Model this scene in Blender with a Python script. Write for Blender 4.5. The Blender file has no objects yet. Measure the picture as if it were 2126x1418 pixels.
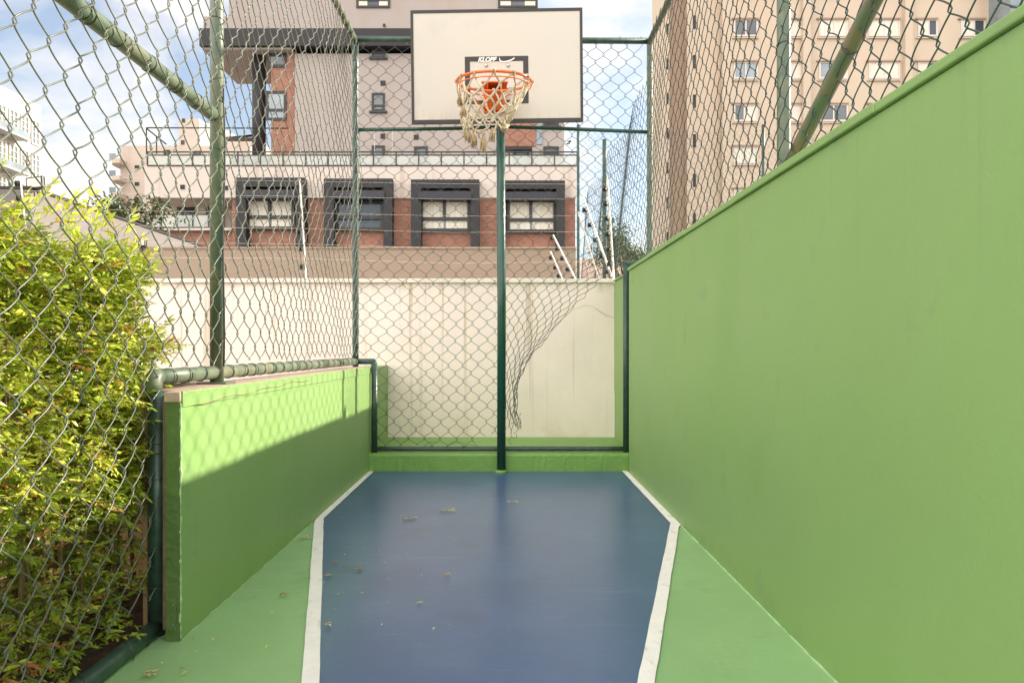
import bpy, math, random
import numpy as np
from mathutils import Vector
R = math.radians
random.seed(7); RNG = np.random.default_rng(7)
SC = bpy.context.scene
COL = SC.collection
H = 0.83           # lens height above the court
F = 1520.0         # focal length, in pixels of the 2126-pixel-wide photograph
# ------------------------------------------------------------------ camera
cd = bpy.data.cameras.new('camera'); cam = bpy.data.objects.new('camera', cd); COL.objects.link(cam)
cd.sensor_width = 36; cd.lens = F / 2126 * 36; cd.shift_x = 0.0061; cd.shift_y = 0.0075
cd.clip_start = 0.05; cd.clip_end = 4000
cam.location = (0, 0, H); cam.rotation_euler = (R(90), 0, 0)
SC.camera = cam
# ------------------------------------------------------------------ light
SUN = Vector((1.0, 0.45, 0.53)).normalized()
ELEV = math.asin(SUN.z); AZ = math.atan2(SUN.x, SUN.y)
w = bpy.data.worlds.new('World'); SC.world = w; w.use_nodes = True
nt = w.node_tree; nt.nodes.clear()
out = nt.nodes.new('ShaderNodeOutputWorld')
sky = nt.nodes.new('ShaderNodeTexSky'); sky.sky_type = 'NISHITA'; sky.sun_disc = False
sky.sun_elevation = ELEV; sky.sun_rotation = AZ; sky.air_density = 1.0; sky.dust_density = 1.5; sky.ozone_density = 1.0
b1 = nt.nodes.new('ShaderNodeBackground'); b1.inputs[1].default_value = 0.115
b2 = nt.nodes.new('ShaderNodeBackground'); b2.inputs[0].default_value = (1.0, 0.945, 0.88, 1); b2.inputs[1].default_value = 0.75
tc = nt.nodes.new('ShaderNodeTexCoord')
mp = nt.nodes.new('ShaderNodeMapping'); mp.inputs['Scale'].default_value = (1, 1, 2.0); mp.inputs['Location'].default_value = (3.3, 1.2, 0.4)
nz = nt.nodes.new('ShaderNodeTexNoise'); nz.inputs['Scale'].default_value = 3.2; nz.inputs['Detail'].default_value = 9; nz.inputs['Roughness'].default_value = 0.56; nz.inputs['Distortion'].default_value = 0.25
cr = nt.nodes.new('ShaderNodeValToRGB'); cr.color_ramp.elements[0].position = 0.40; cr.color_ramp.elements[1].position = 0.60
cr.color_ramp.elements[0].color = (0.15, 0.15, 0.15, 1)
mx = nt.nodes.new('ShaderNodeMixShader')
L = nt.links.new
L(tc.outputs['Generated'], mp.inputs[0]); L(mp.outputs[0], nz.inputs[0]); L(nz.outputs[0], cr.inputs[0])
# extra cloud brightness, added behind and left of the camera to fill camera-facing walls
dt = nt.nodes.new('ShaderNodeVectorMath'); dt.operation = 'DOT_PRODUCT'; dt.inputs[1].default_value = (-0.5, -0.86, 0.0)
cm_ = nt.nodes.new('ShaderNodeMapRange'); cm_.inputs[1].default_value = -0.15; cm_.inputs[2].default_value = 0.6; cm_.inputs[3].default_value = 0.60; cm_.inputs[4].default_value = 2.3
L(tc.outputs['Generated'], dt.inputs[0]); L(dt.outputs['Value'], cm_.inputs[0]); L(cm_.outputs[0], b2.inputs[1])
L(sky.outputs[0], b1.inputs[0]); L(cr.outputs[0], mx.inputs[0]); L(b1.outputs[0], mx.inputs[1]); L(b2.outputs[0], mx.inputs[2]); L(mx.outputs[0], out.inputs[0])
sd = bpy.data.lights.new('sun', 'SUN'); sd.energy = 4.4; sd.angle = R(0.75); sd.color = (1.0, 0.93, 0.80)
so = bpy.data.objects.new('sun', sd); COL.objects.link(so); so.rotation_euler = SUN.to_track_quat('Z', 'Y').to_euler(); so.location = (30, 14, 20)
SC.view_settings.view_transform = 'Standard'; SC.view_settings.look = 'None'; SC.view_settings.exposure = 1.08; SC.view_settings.gamma = 1
SC.cycles.max_bounces = 8; SC.cycles.transparent_max_bounces = 16

# ------------------------------------------------------------------ materials
def mat(name, col, rough=0.6, var=0.08, scale=4.0, bump=0.0, bscale=60.0, spec=0.5, metal=0.0, col2=None, patch=None, coat=0.0, stretch=None, trans=0.0):
    m = bpy.data.materials.new(name); m.use_nodes = True
    n = m.node_tree.nodes; l = m.node_tree.links; p = n['Principled BSDF']
    p.inputs['Roughness'].default_value = rough; p.inputs['Metallic'].default_value = metal
    p.inputs['Specular IOR Level'].default_value = spec; p.inputs['Coat Weight'].default_value = coat
    t = n.new('ShaderNodeTexCoord'); mpp = n.new('ShaderNodeMapping'); l.new(t.outputs['Object'], mpp.inputs[0])
    if stretch: mpp.inputs['Scale'].default_value = stretch
    ns = n.new('ShaderNodeTexNoise'); ns.inputs['Scale'].default_value = scale; ns.inputs['Detail'].default_value = 8; ns.inputs['Roughness'].default_value = 0.6
    l.new(mpp.outputs[0], ns.inputs[0])
    rp = n.new('ShaderNodeValToRGB'); rp.color_ramp.elements[0].position = 0.3; rp.color_ramp.elements[1].position = 0.7
    a = [max(0, c * (1 - var)) for c in col]; b = [min(1, c * (1 + var)) for c in col]
    if col2: b = col2
    if patch: rp.color_ramp.elements[0].position, rp.color_ramp.elements[1].position = patch
    if col2: a = col
    rp.color_ramp.elements[0].color = (*a, 1); rp.color_ramp.elements[1].color = (*b, 1)
    l.new(ns.outputs[0], rp.inputs[0]); l.new(rp.outputs[0], p.inputs['Base Color'])
    if bump:
        nb = n.new('ShaderNodeTexNoise'); nb.inputs['Scale'].default_value = bscale; nb.inputs['Detail'].default_value = 6
        l.new(t.outputs['Object'], nb.inputs[0])
        bp = n.new('ShaderNodeBump'); bp.inputs['Strength'].default_value = bump; bp.inputs['Distance'].default_value = 0.01
        l.new(nb.outputs[0], bp.inputs['Height']); l.new(bp.outputs[0], p.inputs['Normal'])
    return m
def node(m, kind): return m.node_tree.nodes.new(kind)
def streaks(m, col, amount, sx, sz, lo=0.55, hi=0.7, zmask=None, vec=None, detail=3, dist=0):
    """vertical run-off stains with a shape of their own, mixed over the base colour"""
    n = m.node_tree.nodes; l = m.node_tree.links; p = n['Principled BSDF']
    src = p.inputs['Base Color'].links[0].from_socket
    t = n.new('ShaderNodeTexCoord'); mpp = n.new('ShaderNodeMapping'); mpp.inputs['Scale'].default_value = vec or (sx, sx, sz)
    l.new(t.outputs['Object'], mpp.inputs[0])
    ns = n.new('ShaderNodeTexNoise'); ns.inputs['Scale'].default_value = 1; ns.inputs['Detail'].default_value = detail; ns.inputs['Distortion'].default_value = dist; l.new(mpp.outputs[0], ns.inputs[0])
    mr = n.new('ShaderNodeMapRange'); mr.inputs[1].default_value = lo; mr.inputs[2].default_value = hi; mr.inputs[3].default_value = 0; mr.inputs[4].default_value = amount
    l.new(ns.outputs[0], mr.inputs[0]); fac = mr.outputs[0]
    if zmask:
        sp = n.new('ShaderNodeSeparateXYZ'); l.new(t.outputs['Object'], sp.inputs[0])
        mz = n.new('ShaderNodeMapRange'); mz.inputs[1].default_value = zmask[0]; mz.inputs[2].default_value = zmask[1]
        l.new(sp.outputs[2], mz.inputs[0]); mu = n.new('ShaderNodeMath'); mu.operation = 'MULTIPLY'
        l.new(fac, mu.inputs[0]); l.new(mz.outputs[0], mu.inputs[1]); fac = mu.outputs[0]
    mix = n.new('ShaderNodeMixRGB'); l.new(fac, mix.inputs[0]); l.new(src, mix.inputs[1]); mix.inputs[2].default_value = (*col, 1)
    l.new(mix.outputs[0], p.inputs['Base Color'])
M = {}
M['green_wall'] = mat('green wall paint', (0.24, 0.375, 0.125), 0.5, 0.05, 1.1, 0.10, 90, spec=0.35)
streaks(M['green_wall'], (0.20, 0.35, 0.09), 0.45, 2.2, 1.1, 0.56, 0.72)
streaks(M['green_wall'], (0.215, 0.355, 0.10), 0.45, 0.9, 0.8, 0.54, 0.62)
streaks(M['green_wall'], (0.19, 0.30, 0.10), 0.5, 30, 0.8, 0.60, 0.72, (0.85, 1.36))
streaks(M['green_wall'], (0.20, 0.29, 0.13), 0.4, 7, 7, 0.63, 0.72, detail=5)
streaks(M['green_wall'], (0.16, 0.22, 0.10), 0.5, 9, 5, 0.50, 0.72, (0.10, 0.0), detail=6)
M['green_floor'] = mat('green floor paint', (0.27, 0.45, 0.195), 0.42, 0.09, 1.6, 0.10, 45, spec=0.4)
streaks(M['green_floor'], (0.34, 0.52, 0.30), 0.3, 4, 1, 0.58, 0.68)
streaks(M['green_floor'], (0.36, 0.50, 0.30), 0.45, 1, 1, 0.62, 0.70, vec=(2.5, 22, 1), detail=6, dist=1.5)
streaks(M['green_floor'], (0.15, 0.25, 0.12), 0.5, 1, 1, 0.60, 0.75, vec=(5, 5, 1), detail=7)
M['blue_floor'] = mat('blue floor paint', (0.058, 0.112, 0.235), 0.28, 0.12, 1.7, 0.06, 26, spec=0.78)
streaks(M['blue_floor'], (0.12, 0.18, 0.28), 0.25, 3.5, 1, 0.56, 0.72)
streaks(M['blue_floor'], (0.16, 0.21, 0.28), 0.35, 1, 1, 0.62, 0.70, vec=(2.0, 26, 1), detail=6, dist=2.0)
streaks(M['blue_floor'], (0.04, 0.07, 0.14), 0.5, 1, 1, 0.58, 0.72, vec=(4, 3, 1), detail=7)
streaks(M['blue_floor'], (0.20, 0.24, 0.28), 0.5, 1, 1, 0.68, 0.74, vec=(60, 60, 1), detail=3)
M['line'] = mat('white line paint', (0.90, 0.84, 0.80), 0.55, 0.05, 14, 0.25, 160)
streaks(M['line'], (0.50, 0.46, 0.42), 0.6, 1, 1, 0.58, 0.72, vec=(30, 12, 1), detail=7)
M['ledge'] = mat('green ledge paint', (0.17, 0.33, 0.07), 0.5, 0.10, 5, 0.5, 40)
M['cream_wall'] = mat('cream render', (0.92, 0.785, 0.69), 0.85, 0.05, 2.5, 0.55, 120)
streaks(M['cream_wall'], (0.47, 0.32, 0.17), 0.6, 22, 0.4, 0.60, 0.68, (-.6, 1.38))
streaks(M['cream_wall'], (0.40, 0.27, 0.15), 0.6, 16, 5, 0.52, 0.70, (1.27, 1.37), detail=6)
streaks(M['cream_wall'], (0.60, 0.42, 0.26), 0.4, 5, 5, 0.50, 0.72, (0.42, 0.08))
M['cap'] = mat('painted wall cap', (0.80, 0.72, 0.62), 0.7, 0.1, 12, 0.3, 70)
M['tile'] = mat('terracotta coping', (0.43, 0.31, 0.24), 0.75, 0.2, 14, 0.4, 60)
M['tan_wall'] = mat('tan planter wall', (0.62, 0.40, 0.20), 0.85, 0.12, 6, 0.4, 60)
M['soil'] = mat('soil', (0.08, 0.05, 0.03), 0.95, 0.4, 18, 1.0, 50)
M['ground'] = mat('town ground', (0.22, 0.20, 0.18), 0.9, 0.15, 0.3)
M['taupe'] = mat('taupe wall render', (0.33, 0.25, 0.185), 0.85, 0.04, 1.2, 0.2, 80)
M['grey_wall'] = mat('grey boundary wall', (0.19, 0.165, 0.155), 0.85, 0.05, 0.8)
M['pipe'] = mat('green pipe paint', (0.036, 0.072, 0.052), 0.38, 0.35, 22, 0.1, 40, spec=0.5)
M['pipe_worn'] = mat('weathered green pipe paint', (0.11, 0.148, 0.098), 0.42, 0.3, 9, 0.12, 40, col2=(0.19, 0.195, 0.12), patch=(0.45, 0.66))
M['pipe_rust'] = mat('pipe paint with rust', (0.10, 0.14, 0.085), 0.5, 0.3, 12, 0.15, 50, col2=(0.22, 0.15, 0.08), patch=(0.42, 0.7))
M['pole'] = mat('dark green gloss paint', (0.008, 0.060, 0.038), 0.25, 0.2, 6, 0.04, 40, spec=0.6)
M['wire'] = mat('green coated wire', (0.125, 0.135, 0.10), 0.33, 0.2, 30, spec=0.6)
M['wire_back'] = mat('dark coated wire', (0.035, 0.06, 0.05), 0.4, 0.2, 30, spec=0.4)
M['tie'] = mat('tie wire', (0.05, 0.065, 0.05), 0.4, 0.3, 30)
M['board'] = mat('board laminate', (0.60, 0.54, 0.465), 0.4, 0.02, 2, spec=0.3)
streaks(M['board'], (0.42, 0.30, 0.18), 0.5, 26, 3, 0.50, 0.72, (2.42, 2.335), detail=4)
streaks(M['board'], (0.46, 0.41, 0.36), 0.22, 5, 5, 0.60, 0.70, detail=5)
M['board_black'] = mat('black board paint', (0.03, 0.024, 0.02), 0.5, 0.1, 10)
M['orange'] = mat('orange rim paint', (0.78, 0.145, 0.02), 0.35, 0.12, 30, spec=0.5)
M['rope'] = mat('frayed rope', (0.72, 0.60, 0.43), 0.95, 0.3, 60, 1.0, 260)
M['tassel'] = mat('tassel fibre', (0.50, 0.37, 0.22), 0.95, 0.3, 60, 0.6, 260)
M['steel'] = mat('bolt steel', (0.5, 0.48, 0.45), 0.35, 0.1, 20, metal=0.8)
M['white_print'] = mat('white print', (0.85, 0.8, 0.74), 0.6, 0.0)
M['b_taupe'] = mat('tower render', (0.40, 0.34, 0.305), 0.85, 0.04, 0.5); streaks(M['b_taupe'], (0.36, 0.27, 0.21), 0.35, 1.2, 0.08, 0.55, 0.75)
M['b_pale'] = mat('pale podium render', (0.64, 0.545, 0.475), 0.85, 0.04, 0.5); streaks(M['b_pale'], (0.40, 0.28, 0.19), 0.45, 1.6, 0.1, 0.56, 0.72)
M['b_dark'] = mat('dark render', (0.022, 0.017, 0.019), 0.6, 0.15, 1.5)
M['awning'] = mat('awning fabric', (0.022, 0.02, 0.028), 0.6, 0.1, 3)
M['peach'] = mat('peach facade', (0.57, 0.455, 0.345), 0.85, 0.03, 0.3); streaks(M['peach'], (0.55, 0.35, 0.22), 0.3, 0.8, 0.06, 0.56, 0.75)
M['peach_dark'] = mat('peach trim and recess shade', (0.40, 0.28, 0.20), 0.85, 0.05, 0.4)
M['white_b'] = mat('white tower paint', (0.44, 0.43, 0.41), 0.7, 0.04, 0.2)
M['cream_b'] = mat('cream block render', (0.58, 0.48, 0.40), 0.8, 0.04, 0.3); streaks(M['cream_b'], (0.42, 0.31, 0.22), 0.4, 0.9, 0.08)
M['curtain'] = mat('curtain', (0.72, 0.66, 0.55), 0.9, 0.1, 1.0, stretch=(9, 9, 0.2))
M['shutter'] = mat('pale shutter', (0.70, 0.62, 0.53), 0.7, 0.04, 1)
M['glass'] = mat('window glass', (0.05, 0.055, 0.065), 0.08, 0.3, 0.6, spec=0.9)
M['glass_pale'] = mat('pale window glass', (0.22, 0.26, 0.28), 0.12, 0.25, 0.7, spec=0.9)
M['frame'] = mat('dark window frame', (0.03, 0.026, 0.024), 0.5, 0.1, 3)
M['frame_white'] = mat('aluminium frame', (0.62, 0.56, 0.5), 0.4, 0.05, 3)
M['plastic_white'] = mat('white post paint', (0.78, 0.70, 0.60), 0.5, 0.1, 20)
M['insulator'] = mat('black insulator', (0.02, 0.02, 0.02), 0.4, 0.1, 20)
M['bark'] = mat('cane bark', (0.24, 0.15, 0.08), 0.85, 0.35, 25, 0.6, 80)
M['crack'] = mat('crack', (0.24, 0.15, 0.09), 0.95, 0.2, 30)
M['brown'] = mat('brown strip', (0.20, 0.12, 0.08), 0.8, 0.25, 20, 0.4, 60)
def brick():
    m = mat('red brick', (0.34, 0.13, 0.075), 0.85, 0.1)
    n = m.node_tree.nodes; l = m.node_tree.links; p = n['Principled BSDF']
    t = n.new('ShaderNodeTexCoord'); mpp = n.new('ShaderNodeMapping'); mpp.inputs['Rotation'].default_value = (R(90), 0, 0)
    b = n.new('ShaderNodeTexBrick'); b.inputs['Scale'].default_value = 1.9; b.inputs['Mortar Size'].default_value = 0.014
    b.inputs['Color1'].default_value = (0.38, 0.175, 0.115, 1); b.inputs['Color2'].default_value = (0.29, 0.13, 0.088, 1); b.inputs['Mortar'].default_value = (0.33, 0.19, 0.13, 1)
    l.new(t.outputs['Object'], mpp.inputs[0]); l.new(mpp.outputs[0], b.inputs[0]); l.new(b.outputs[0], p.inputs['Base Color'])
    return m
M['brick'] = brick()
def rail_glass():
    m = bpy.data.materials.new('balustrade glass'); m.use_nodes = True
    n = m.node_tree.nodes; l = m.node_tree.links; p = n['Principled BSDF']
    tr = n.new('ShaderNodeBsdfTransparent'); tr.inputs[0].default_value = (0.85, 0.9, 0.88, 1)
    p.inputs['Base Color'].default_value = (0.75, 0.74, 0.68, 1); p.inputs['Roughness'].default_value = 0.1
    mxs = n.new('ShaderNodeMixShader'); mxs.inputs[0].default_value = 0.45
    l.new(tr.outputs[0], mxs.inputs[1]); l.new(p.outputs[0], mxs.inputs[2]); l.new(mxs.outputs[0], n['Material Output'].inputs[0])
    return m
M['rail_glass'] = rail_glass()
def leafmat(name, stops):
    m = bpy.data.materials.new(name); m.use_nodes = True
    n = m.node_tree.nodes; l = m.node_tree.links; p = n['Principled BSDF']
    a = n.new('ShaderNodeAttribute'); a.attribute_name = 'tint'
    rp = n.new('ShaderNodeValToRGB'); e = rp.color_ramp.elements
    e[0].position = stops[0][0]; e[0].color = (*stops[0][1], 1); e[1].position = stops[-1][0]; e[1].color = (*stops[-1][1], 1)
    for s in stops[1:-1]:
        x = e.new(s[0]); x.color = (*s[1], 1)
    l.new(a.outputs['Fac'], rp.inputs[0]); l.new(rp.outputs[0], p.inputs['Base Color'])
    p.inputs['Roughness'].default_value = 0.38; p.inputs['Specular IOR Level'].default_value = 0.5
    t = n.new('ShaderNodeBsdfTranslucent'); l.new(rp.outputs[0], t.inputs[0])
    mxs = n.new('ShaderNodeMixShader'); mxs.inputs[0].default_value = 0.28
    l.new(p.outputs[0], mxs.inputs[1]); l.new(t.outputs[0], mxs.inputs[2]); l.new(mxs.outputs[0], n['Material Output'].inputs[0])
    return m
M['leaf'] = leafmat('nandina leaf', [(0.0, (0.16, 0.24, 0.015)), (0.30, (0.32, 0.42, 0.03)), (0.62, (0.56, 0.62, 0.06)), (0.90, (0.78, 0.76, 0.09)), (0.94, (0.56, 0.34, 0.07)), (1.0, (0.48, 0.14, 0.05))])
M['tree_leaf'] = leafmat('tree leaf', [(0.0, (0.035, 0.06, 0.015)), (0.6, (0.09, 0.13, 0.03)), (1.0, (0.20, 0.22, 0.06))])
M['dry_leaf'] = leafmat('dry leaf', [(0.0, (0.36, 0.15, 0.06)), (0.4, (0.75, 0.52, 0.24)), (0.8, (0.75, 0.72, 0.36)), (1.0, (0.50, 0.62, 0.10))])

# ------------------------------------------------------------------ mesh helpers
def W(px, py, Y):
    """photograph pixel -> point in the plane at distance Y"""
    return Vector(((px - 1050) * Y / F, Y, H - (py - 725) * Y / F))
class MB:
    def __init__(s): s.v = []; s.f = []; s.t = []
    def quad(s, pts, tint=None):
        k = len(s.v); s.v += [tuple(p) for p in pts]; s.f.append(tuple(range(k, k + len(pts))))
        return s
    def box(s, x0, x1, y0, y1, z0, z1):
        x0, x1 = sorted((x0, x1)); y0, y1 = sorted((y0, y1)); z0, z1 = sorted((z0, z1))
        k = len(s.v)
        s.v += [(x0,y0,z0),(x1,y0,z0),(x1,y1,z0),(x0,y1,z0),(x0,y0,z1),(x1,y0,z1),(x1,y1,z1),(x0,y1,z1)]
        s.f += [tuple(k+i for i in q) for q in ((0,3,2,1),(4,5,6,7),(0,1,5,4),(1,2,6,5),(2,3,7,6),(3,0,4,7))]
        return s
    def pb(s, x0, y0, x1, y1, Y, back):
        a = W(x0, y0, Y); b = W(x1, y1, Y)
        return s.box(a.x, b.x, Y, Y + back, a.z, b.z)
    def prism(s, poly, z0, z1):
        k = len(s.v); n = len(poly)
        s.v += [(p[0], p[1], z0) for p in poly] + [(p[0], p[1], z1) for p in poly]
        s.f.append(tuple(k + n - 1 - i for i in range(n))); s.f.append(tuple(k + n + i for i in range(n)))
        for i in range(n): s.f.append((k+i, k+(i+1)%n, k+n+(i+1)%n, k+n+i))
        return s
    def tube(s, pts, r, sides=10, cap=True):
        P = [Vector(p) for p in pts]; n = len(P); k = len(s.v)
        rr = r if isinstance(r, (list, tuple)) else [r] * n
        up = None
        for i, p in enumerate(P):
            t = (P[min(i+1, n-1)] - P[max(i-1, 0)])
            t = t.normalized() if t.length > 1e-9 else Vector((0,0,1))
            if up is None: up = Vector((0,1,0)) if abs(t.y) < 0.9 else Vector((1,0,0))
            a = t.cross(up).normalized(); b = a.cross(t).normalized(); up = b
            for j in range(sides):
                an = 2*math.pi*j/sides
                s.v.append(tuple(p + (a*math.cos(an) + b*math.sin(an)) * rr[i]))
        for i in range(n-1):
            for j in range(sides):
                j2 = (j+1) % sides
                s.f.append((k+i*sides+j, k+i*sides+j2, k+(i+1)*sides+j2, k+(i+1)*sides+j))
        if cap:
            s.f.append(tuple(k + sides-1-j for j in range(sides))); s.f.append(tuple(k+(n-1)*sides+j for j in range(sides)))
        return s
    def ring(s, c, R_, r, n=48, sides=10, ax=(Vector((1,0,0)), Vector((0,1,0)))):
        pts = [Vector(c) + (ax[0]*math.cos(2*math.pi*i/n) + ax[1]*math.sin(2*math.pi*i/n)) * R_ for i in range(n+1)]
        return s.tube(pts, r, sides, False)
    def build(s, name, m, parent=None, bevel=0, smooth=False, tint=None):
        org = parent.location if parent is not None and parent.type == 'EMPTY' else Vector((0,0,0))
        if parent is not None and parent.parent is not None: org = parent.parent.location
        me = bpy.data.meshes.new(name)
        me.from_pydata([(x-org.x, y-org.y, z-org.z) for x, y, z in s.v], [], s.f)
        me.materials.append(m)
        if smooth: me.polygons.foreach_set('use_smooth', [True]*len(me.polygons))
        if tint is not None:
            at = me.attributes.new('tint', 'FLOAT', 'FACE'); at.data.foreach_set('value', tint)
        me.update()
        o = bpy.data.objects.new(name, me); COL.objects.link(o)
        if parent is not None: o.parent = parent
        if bevel:
            b = o.modifiers.new('bevel', 'BEVEL'); b.width = bevel; b.segments = 2; b.limit_method = 'ANGLE'
        return o
def tag(o, label=None, cat=None, group=None, kind=None):
    if label: o['label'] = label
    if cat: o['category'] = cat
    if group: o['group'] = group
    if kind: o['kind'] = kind
    return o
def thing(name, label, cat, loc=(0,0,0), group=None):
    o = bpy.data.objects.new(name, None); COL.objects.link(o); o.location = loc; o.empty_display_size = 0.1
    return tag(o, label, cat, group)
def G(px, py):
    Y = F * H / (py - 725); return ((px - 1050) * Y / F, Y)

# ------------------------------------------------------------------ setting
XL, XR = -0.925, 0.825          # faces of the low wall and of the tall wall
YC = 4.96                       # front of the kerb at the far end
tag(MB().quad([(-1500,-1500,-0.05),(1500,-1500,-0.05),(1500,1500,-0.05),(-1500,1500,-0.05)]).build('ground', M['ground']), kind='structure')
# court floor: gently uneven sheet
def floor_sheet():
    mb = MB(); nx, ny = 30, 60; x0, x1, y0, y1 = -1.05, 0.9, -2.5, 5.0
    for j in range(ny+1):
        for i in range(nx+1):
            x = x0+(x1-x0)*i/nx; y = y0+(y1-y0)*j/ny
            mb.v.append((x, y, 0))
    for j in range(ny):
        for i in range(nx):
            k = j*(nx+1)+i; mb.f.append((k, k+1, k+nx+2, k+nx+1))
    return mb
tag(floor_sheet().build('court_floor', M['green_floor']), 'green painted court floor beside the walls', None, kind='structure')
def wob(a, b, n, amp, seed):
    r = random.Random(seed); out_ = []
    for i in range(n+1):
        t = i/n; out_.append((a[0]+(b[0]-a[0])*t + r.uniform(-amp, amp), a[1]+(b[1]-a[1])*t))
    return out_
li = wob((-0.892, YC), (-0.889, 3.574), 16, .0011, 1) + wob((-0.889, 3.574), (-0.245, 0.92), 40, .0011, 2)[1:]
ri = wob((0.788, YC), (0.782, 3.475), 16, .0011, 3) + wob((0.782, 3.475), (0.08, 0.92), 40, .0011, 4)[1:]
key = MB(); key.quad([(x, y, 0.003) for x, y in li + ri[::-1]])
tag(key.build('court_key', M['blue_floor']), 'blue painted key narrowing towards the camera', None, kind='structure')
def line_strip(inner, outer):
    mb = MB(); k = 0
    for (a, b) in zip(inner, outer): mb.v += [(a[0], a[1], 0.006), (b[0], b[1], 0.006)]
    for i in range(len(inner)-1): mb.f.append((2*i, 2*i+1, 2*i+3, 2*i+2))
    return mb
lo_ = [(-0.924, y) for x, y in li[:17]] ; lo_[-1] = (-0.922, 3.545)
lo_ += [(x-0.043+random.uniform(-.001,.001), y-0.004) for x, y in li[17:]]
ro_ = [(0.824, y) for x, y in ri[:17]]; ro_[-1] = (0.824, 3.44)
ro_ += [(x+0.042+random.uniform(-.001,.001), y-0.004) for x, y in ri[17:]]
tag(line_strip(li, lo_).build('line_marking', M['line']), 'white painted line along the low wall side of the blue key', None, kind='structure')
tag(line_strip(ri, ro_).build('line_marking', M['line']), 'white painted line along the tall wall side of the blue key', None, kind='structure')
mbs = MB(); n_ = 26
for j in range(n_+1):
    for i in range(n_+1):
        x = -4.2 + 3.14*i/n_; y = -1 + 3.6*j/n_
        mbs.v.append((x, y, 0.01 + random.uniform(-.02, .02)))
for j in range(n_):
    for i in range(n_):
        k = j*(n_+1)+i; mbs.f.append((k, k+1, k+n_+2, k+n_+1))
tag(mbs.build('soil', M['soil']), 'dark soil bed under the nandina bushes', None, kind='structure')

# low wall (left)
t = thing('low_wall', 'low green painted wall with terracotta coping along the left of the court', 'wall', (-1.0, 3.5, 0))
MB().box(-.968, XL, 2.085, 5.05, 0, 0.678).build('wall_face', M['green_wall'], t, bevel=.004)
MB().box(-1.09, -.9685, 2.20, 5.05, 0, 0.6775).build('wall_core', M['tan_wall'], t)
MB().box(-.972, XL-.001, 2.08, 5.06, 0.6785, 0.708).box(-1.095, -.9725, 2.175, 5.06, 0.6785, 0.7075).build('coping', M['tile'], t, bevel=.003)
cp = MB()
cp.box(XL-.0005, XL+.0035, 2.09, 5.055, 0.664, 0.707)
cp.build('edge_band', M['green_wall'], t, bevel=.0015)
pts = [(XL+.005, 2.16+i*.075, 0.6655 - .004*math.sin(i*1.3) + (0.0015*i if i < 12 else .02)) for i in range(26)]
MB().tube(pts[:18], [.0006+.0011*abs(math.sin(i*.9)) for i in range(18)], 5).build('crack', M['crack'], t)
MB().box(-.979, -.9695, 2.088, 2.12, .03, .69).build('edge_strip', M['brown'], t, bevel=.002)
MB().box(-.9675, XL-.001, 2.0815, 2.0845, .002, .676).build('wall_end', mat('dark olive', (0.085, 0.15, 0.035), 0.6, 0.25, 8, 0.5, 40), t)  # thin slab in a darker olive tone than the wall face
hp = MB(); hp.box(-.966, -.936, 2.077, 2.0813, .03, .125); hp.build('hinge_plate', bpy.data.materials['dark olive'], t, bevel=.003)
for z_ in (.05, .105): MB().tube([(-.943, 2.077, z_), (-.943, 2.0745, z_)], .003, 8).build('screw', M['steel'], t)
# recess return of the low wall
t = thing('low_return_wall', 'short green return wall beside the recess behind the goal post', 'wall', (-1.0, 5.5, 0))
MB().box(-1.09, -.952, 5.052, 5.925, 0, 0.70).build('wall_face', M['green_wall'], t, bevel=.006)
# tall wall (right)
t = thing('tall_wall', 'tall green painted wall along the whole right side of the court', 'wall', (0.95, 2, 0))
MB().box(XR, 1.08, -2.5, 4.895, 0, 1.352).build('wall_face', M['green_wall'], t, bevel=.003)
cm = MB(); ys = [-2.5, 1.62, 2.62, 3.36, 4.2, 4.915]
for i in range(5):
    o_ = .010 + (.0025 if i % 2 else 0)
    cm.box(XR-o_, 1.09, ys[i], ys[i+1]-.001, 1.3525, 1.375 + (.002 if i % 2 else 0))
cm.build('coping', M['green_wall'], t, bevel=.004)
t = thing('tall_return_wall', 'narrow green wall face beside the cream wall behind the goal post', 'wall', (0.95, 5.5, 0))
MB().box(.879, 1.08, 4.90, 5.925, 0, 1.372).build('wall_face', M['green_wall'], t, bevel=.006)
MB().box(.868, 1.09, 4.92, 5.93, 1.3725, 1.387).build('coping', M['green_wall'], t, bevel=.003)
def bead(parent, x, y0, y1, sx, seed, m):
    r = random.Random(seed); n = int((y1-y0)/.03); pts = []; rr = []
    for i in range(n+1):
        pts.append((x + sx*r.uniform(0, .0022), y0+(y1-y0)*i/n, .001)); rr.append(r.uniform(.0015, .0052))
    MB().tube(pts, rr, 6).build('floor_joint', m, parent, smooth=True)
def chips(parent, a, b, seed, m, nm):
    r = random.Random(seed); a = Vector(a); b = Vector(b); n = int((b-a).length/.012); pts = []; rr = []
    for i in range(n+1):
        pts.append(a.lerp(b, i/n) + Vector((r.uniform(-.0015,.0015), r.uniform(-.0015,.0015), r.uniform(-.0015,.0015)))); rr.append(r.uniform(.0012, .0042))
    MB().tube(pts, rr, 5).build(nm, m, parent)
M['joint'] = mat('pale joint filler', (0.40, 0.58, 0.30), 0.6, 0.2, 30)
bead(t, XR, -1.5, 4.89, -1, 3, M['joint']); bead(bpy.data.objects['low_wall'], XL, 2.09, 4.95, 1, 4, M['green_floor'])
chips(bpy.data.objects['low_wall'], (XL-.001, 2.0845, .01), (XL-.001, 2.0845, .67), 8, M['joint'], 'chipped_edge')
chips(bpy.data.objects['low_wall'], (XL+.001, 2.09, .707), (XL+.001, 5.0, .707), 9, M['green_wall'], 'top_edge')
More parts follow.
